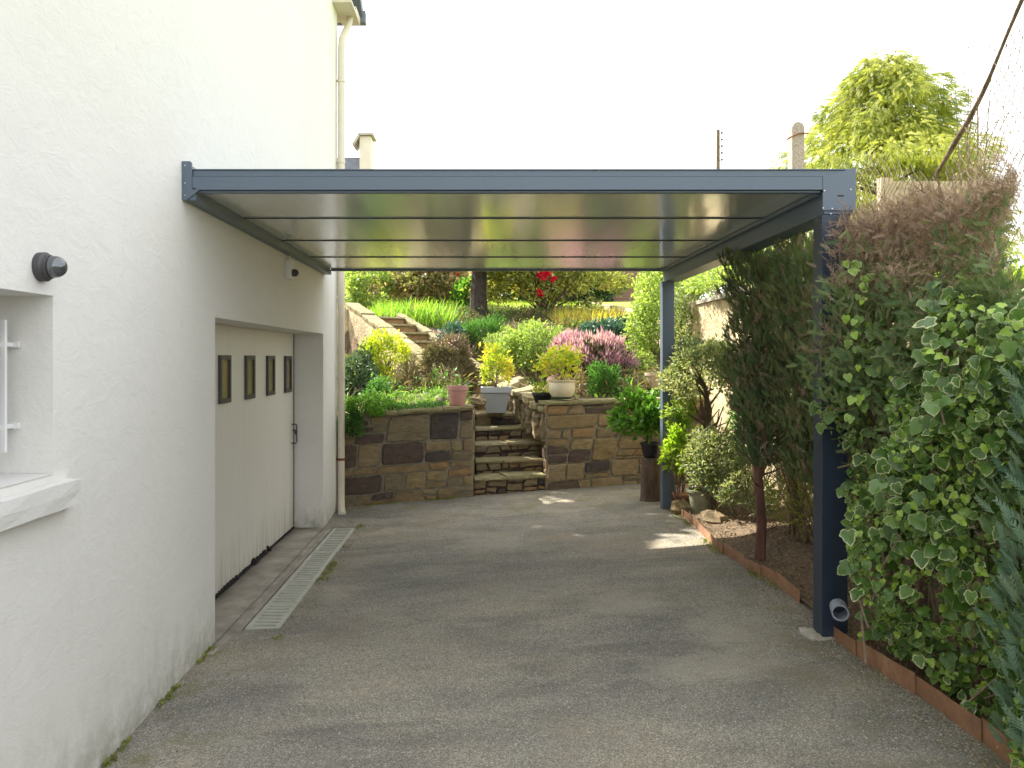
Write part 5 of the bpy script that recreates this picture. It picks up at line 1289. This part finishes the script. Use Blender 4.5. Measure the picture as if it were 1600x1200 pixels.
def fx_high(): x, y, z = fx_gard(); return (x, y, z+random.random()**2*.22)
cover('ground_cover', 'mossy', TS, 13000, fx_gard, .055); cover('dry_cover', 'drygrass', TN, 8000, fx_high, .13, axz=.5)
cover('low_green_cover', 'green', TL, 7500, fx_high, .07); cover('straggling_stems', 'heatherdry', TT, 2600, fx_gard, .30, axz=1.1)
def fx_lawn(): X = random.uniform(-3.4, 3); Y = random.uniform(18.8, 26); return (X, Y, hill(X, Y)+.02)
cover('grass', 'lime', T_blade(.06, .3, 2), 9000, fx_lawn, .12, axz=1.2)
def fx_bed():
    Y = random.uniform(2.6, 8.2); X = edgeX(Y)+.03+random.random()*.9; return (X, Y, bedz(X, Y)+.006)
cover('bark_chips', 'litter', TS, 5200, fx_bed, .03, up=1.5, axz=0)
def fx_litter():
    r = random.random()
    if r < .45: Y = random.uniform(2.9, 8.3); X = edgeX(Y)-abs(random.gauss(0, .12))-.01
    elif r < .7: Y = random.uniform(4.8, 8.2); X = -1.34+abs(random.gauss(0, .08))
    elif r < .85: X = random.uniform(-1.6, 1.9); Y = wl(X)-abs(random.gauss(0, .12))-.03
    else: X = random.uniform(-1.5, 1.8); Y = random.uniform(3, 9)
    return (X, Y, gz(X, Y)+.004)
cover('leaf_litter', 'litter', TS, 1500, fx_litter, .017, up=2.5, axz=0)
def fx_moss():
    r = random.random()
    if r < .35: Y = 4.9+3.4*random.random(); X = -1.345+abs(random.gauss(0, .035)); ok = math.sin(Y*7)+math.sin(Y*3.1) > .2
    elif r < .6: X = random.uniform(-1.55, -.1); Y = wl(X)-abs(random.gauss(0, .04))-.03; ok = math.sin(X*9) > -.2
    elif r < .8: Y = random.uniform(3.2, 5.0); X = -1.71+abs(random.gauss(0, .015)); ok = math.sin(Y*11) > .1
    else: Y = random.uniform(5.3, 8.3); X = edgeX(Y)-abs(random.gauss(0, .03))-.01; ok = math.sin(Y*6) > -.1
    return (X, Y, gz(X, Y)+.003) if ok else fx_moss()
cover('edge_moss', 'mossy', TS, 1500, fx_moss, .022, axz=.8)
LM('grit_mat', (.16, .14, .11), (.3, .27, .22), (.5, .47, .4), trans=0, rough=.9)
def T_peb():
    v = [(.5, 0, 0), (0, .45, 0), (-.45, .05, 0), (.05, -.5, 0), (0, 0, .4), (0, 0, -.2)]
    return np.array(v, float), [(0, 1, 4), (1, 2, 4), (2, 3, 4), (3, 0, 4)], np.zeros(6)
def fx_grit():
    r = random.random()
    if r < .6: Y = random.uniform(2.7, 5.6); X = edgeX(Y)-abs(random.gauss(0, .09))-.005
    elif r < .8: Y = random.uniform(2.7, 8.3); X = edgeX(Y)-abs(random.gauss(0, .2))
    elif r < .9: Y = random.uniform(4.9, 8.3); X = -1.34+abs(random.gauss(0, .05))
    else: X = random.uniform(-1.6, 1.9); Y = random.uniform(2.9, 9)
    return (X, Y, gz(X, Y)+.003)
q_ = [fx_grit() for _ in range(3800)]; tag(scatter('grit', 'grit_mat', T_peb(), q_, unit(3800)*[1, 1, .1], np.tile([[0, 0, 1.]], (3800, 1)), .004+.012*RS.rand(3800)**3, RS.rand(3800)), kind='stuff')
# --- yellow-green weeping conifer on the right
yt = empty('weeping_conifer', (8.25, 16, rz(8.25, 16)), 'tall yellow-green weeping conifer against the sky at the right', 'conifer')
pos = []; axs = []; cvs = []; C0 = P(1378, 560, 16)
for i in range(420):
    h_ = random.random()**1.1; zz = 3.5+4.35*h_; R_ = 2.75*(1-h_)**.62*(1+.12*math.sin(h_*17))*random.uniform(.45, 1.02)+.05; a = random.uniform(0, 6.283)
    cx_, cy_ = C0[0]+R_*math.cos(a)+.12*math.sin(zz*2), 16+R_*math.sin(a); v = random.random(); m = 80
    d = unit(m); q = np.array([cx_, cy_, zz])+d*np.array([.26, .26, .17]); q[:, 2] -= .25*np.linalg.norm(d[:, :2], axis=1)**2*.3
    pos.append(q); axs.append(np.array([math.cos(a)*.45, math.sin(a)*.45, -.35])+d*.45); cvs += [v]*m
pos = np.concatenate(pos); axs = np.concatenate(axs); n = len(pos)
scatter('foliage', 'conifer_yellow', T_spray(4, .07, .5, .4, .45), pos, axs, unit(n)+np.array([0, 0, 1.]), RS.uniform(.10, .20, n), mixr(np.array(cvs), n, .6), yt)
mb = MB(); mb.tube([(C0[0], 16, 3.0), (C0[0]+.05, 16, 5), (C0[0]-.05, 16, 6.5), (C0[0], 16, 7.7)], [.16, .11, .07, .02], 9)
for i in range(60):
    h_ = random.random(); zz = 3.7+3.8*h_; R_ = 1.8*(1-h_)**.62; a = random.uniform(0, 6.283)
    mb.tube([(C0[0], 16, zz-.2), (C0[0]+R_*.5*math.cos(a), 16+R_*.5*math.sin(a), zz+.1), (C0[0]+R_*math.cos(a), 16+R_*math.sin(a), zz)], [.035, .022, .006], 5)
mb.build('trunk', 'bark', yt)
# leafless climber on the fence
bt = empty('bare_climber', (4.3, 6.7, 2.3), 'bare twiggy climber with a few buds beyond the sagging strand', 'shrub')
mb = MB()
for i in range(16):
    x, y = 4.3+random.uniform(-.1, .1), 6.7; a = random.uniform(-.5, .45); l = random.uniform(1.2, 2.1)
    mb.tube([(x, y, 2.3), (x+.15*a, y, 2.3+l*.5), (x+.5*a+.1, y, 2.3+l)], [.01, .006, .002], 4)
mb.build('stems', 'twig', bt); n = 130; q = np.array([(4.3+random.uniform(-.3, .35), 6.7+random.uniform(-.1, .1), random.uniform(3.2, 4.4)) for _ in range(n)]); scatter('buds', 'deadfol', TS, q, unit(n), unit(n), .035, RS.rand(n), bt)['kind'] = 'stuff'
# shrubs beyond the fence at the far right
plant('hedgerow', (6.2, 9, 2.5), 'sunlit yellow-green shrubbery beyond the fence behind the hedge end', 'shrub', (6.4, 9.0, 2.25), (1.6, .8, .42), 'lime', 2600, 60, .09, nst=10)
# unseen tree added behind the house corner to dapple the drive with shade
st_ = empty('added_shade_tree', (-4.3, 12.3, 1.2), 'unseen leafy tree added behind the house to shade the drive', 'tree')
mb = MB(); mb.tube([(-4.3, 12.3, .6), (-4.25, 12.2, 3), (-4.3, 12.1, 5.2)], [.16, .12, .06], 9)
for i in range(24):
    d = unit(1)[0]; mb.tube([(-4.28, 12.15, 3.6+random.random()), (-4.2+d[0]*.8, 11.95+d[1]*.6, 4.9+d[2]*.5), (-4.2+d[0]*1.5, 11.9+d[1]*1.1, 5.4+d[2]*1.1)], [.04, .025, .008], 5)
mb.build('trunk', 'bark', st_); bush('crown', 'green', TL, (-3.95, 11.35, 5.35), (1.0, 1.05, 1.25), 6500, 60, .17, st_, cr=.3)
s2 = empty('added_shade_tree', (-4.5, 14.2, 1.2), 'taller unseen leafy tree added further back to shade the foot of the stone wall', 'tree')  # second unseen tree, added to shade the drive at the wall foot
mb = MB(); mb.tube([(-4.5, 14.2, .6), (-4.45, 14.2, 4), (-4.4, 14.1, 7.2)], [.17, .13, .05], 9)
for i in range(18):
    d = unit(1)[0]; mb.tube([(-4.42, 14.1, 6+random.random()), (-4.4+d[0]*.5, 14.1+d[1]*.4, 7.2+d[2]*.4), (-4.4+d[0]*.9, 14.1+d[1]*.7, 7.6+d[2]*.8)], [.04, .02, .008], 5)
mb.build('trunk', 'bark', s2); bush('crown', 'green', TL, (-4.2, 14.0, 7.6), (.9, .72, .95), 5200, 44, .16, s2, cr=.32)
# ------------------------------------------------------------------ light, sky, camera
sun_to = Vector((-2.0, 1.7, 2.56)).normalized()
sd = bpy.data.lights.new('sun', 'SUN'); sd.energy = 4.6; sd.angle = math.radians(.55); sd.color = (1, .93, .80)
so_ = bpy.data.objects.new('sun', sd); COL.objects.link(so_); so_.rotation_euler = (-sun_to).to_track_quat('-Z', 'Y').to_euler()
w = bpy.data.worlds.new('World'); SC.world = w; w.use_nodes = True; nt = w.node_tree; nt.nodes.clear()
wo_ = nt.nodes.new('ShaderNodeOutputWorld'); bg = nt.nodes.new('ShaderNodeBackground'); sk = nt.nodes.new('ShaderNodeTexSky')
sk.sky_type = 'NISHITA'; sk.sun_disc = False; sk.sun_elevation = math.asin(sun_to.z); sk.sun_rotation = math.atan2(sun_to.x, sun_to.y)
sk.air_density = 1.2; sk.dust_density = 4.0; sk.ozone_density = 1.0
tc = nt.nodes.new('ShaderNodeTexCoord'); mp = nt.nodes.new('ShaderNodeMapping'); mp.inputs['Scale'].default_value = (1, 1, 3)
nz = nt.nodes.new('ShaderNodeTexNoise'); nz.inputs['Scale'].default_value = 1.6; nz.inputs['Detail'].default_value = 6
nt.links.new(tc.outputs['Generated'], mp.inputs[0]); nt.links.new(mp.outputs[0], nz.inputs['Vector'])
f = rng(nt, nz.outputs['Fac'], .3, .7, .55, .9)
c = mixc(nt, f, sk.outputs[0], (9.3, 9.4, 9.5)); nt.links.new(c, bg.inputs[0]); bg.inputs[1].default_value = .1
nt.links.new(bg.outputs[0], wo_.inputs[0])
cd = bpy.data.cameras.new('camera'); co = bpy.data.objects.new('camera', cd); COL.objects.link(co)
co.location = (0, 0, CH); co.rotation_euler = (math.radians(90), 0, 0)
cd.sensor_width = 36; cd.lens = 36*F/1600; cd.shift_x = 45/1600; cd.shift_y = -40/1600; cd.clip_end = 2000; cd.clip_start = .02
SC.camera = co
SC.view_settings.view_transform = 'Standard'; SC.view_settings.look = 'None'; SC.view_settings.exposure = 1.52; SC.view_settings.gamma = 1
SC.cycles.max_bounces = 8; SC.cycles.transparent_max_bounces = 8
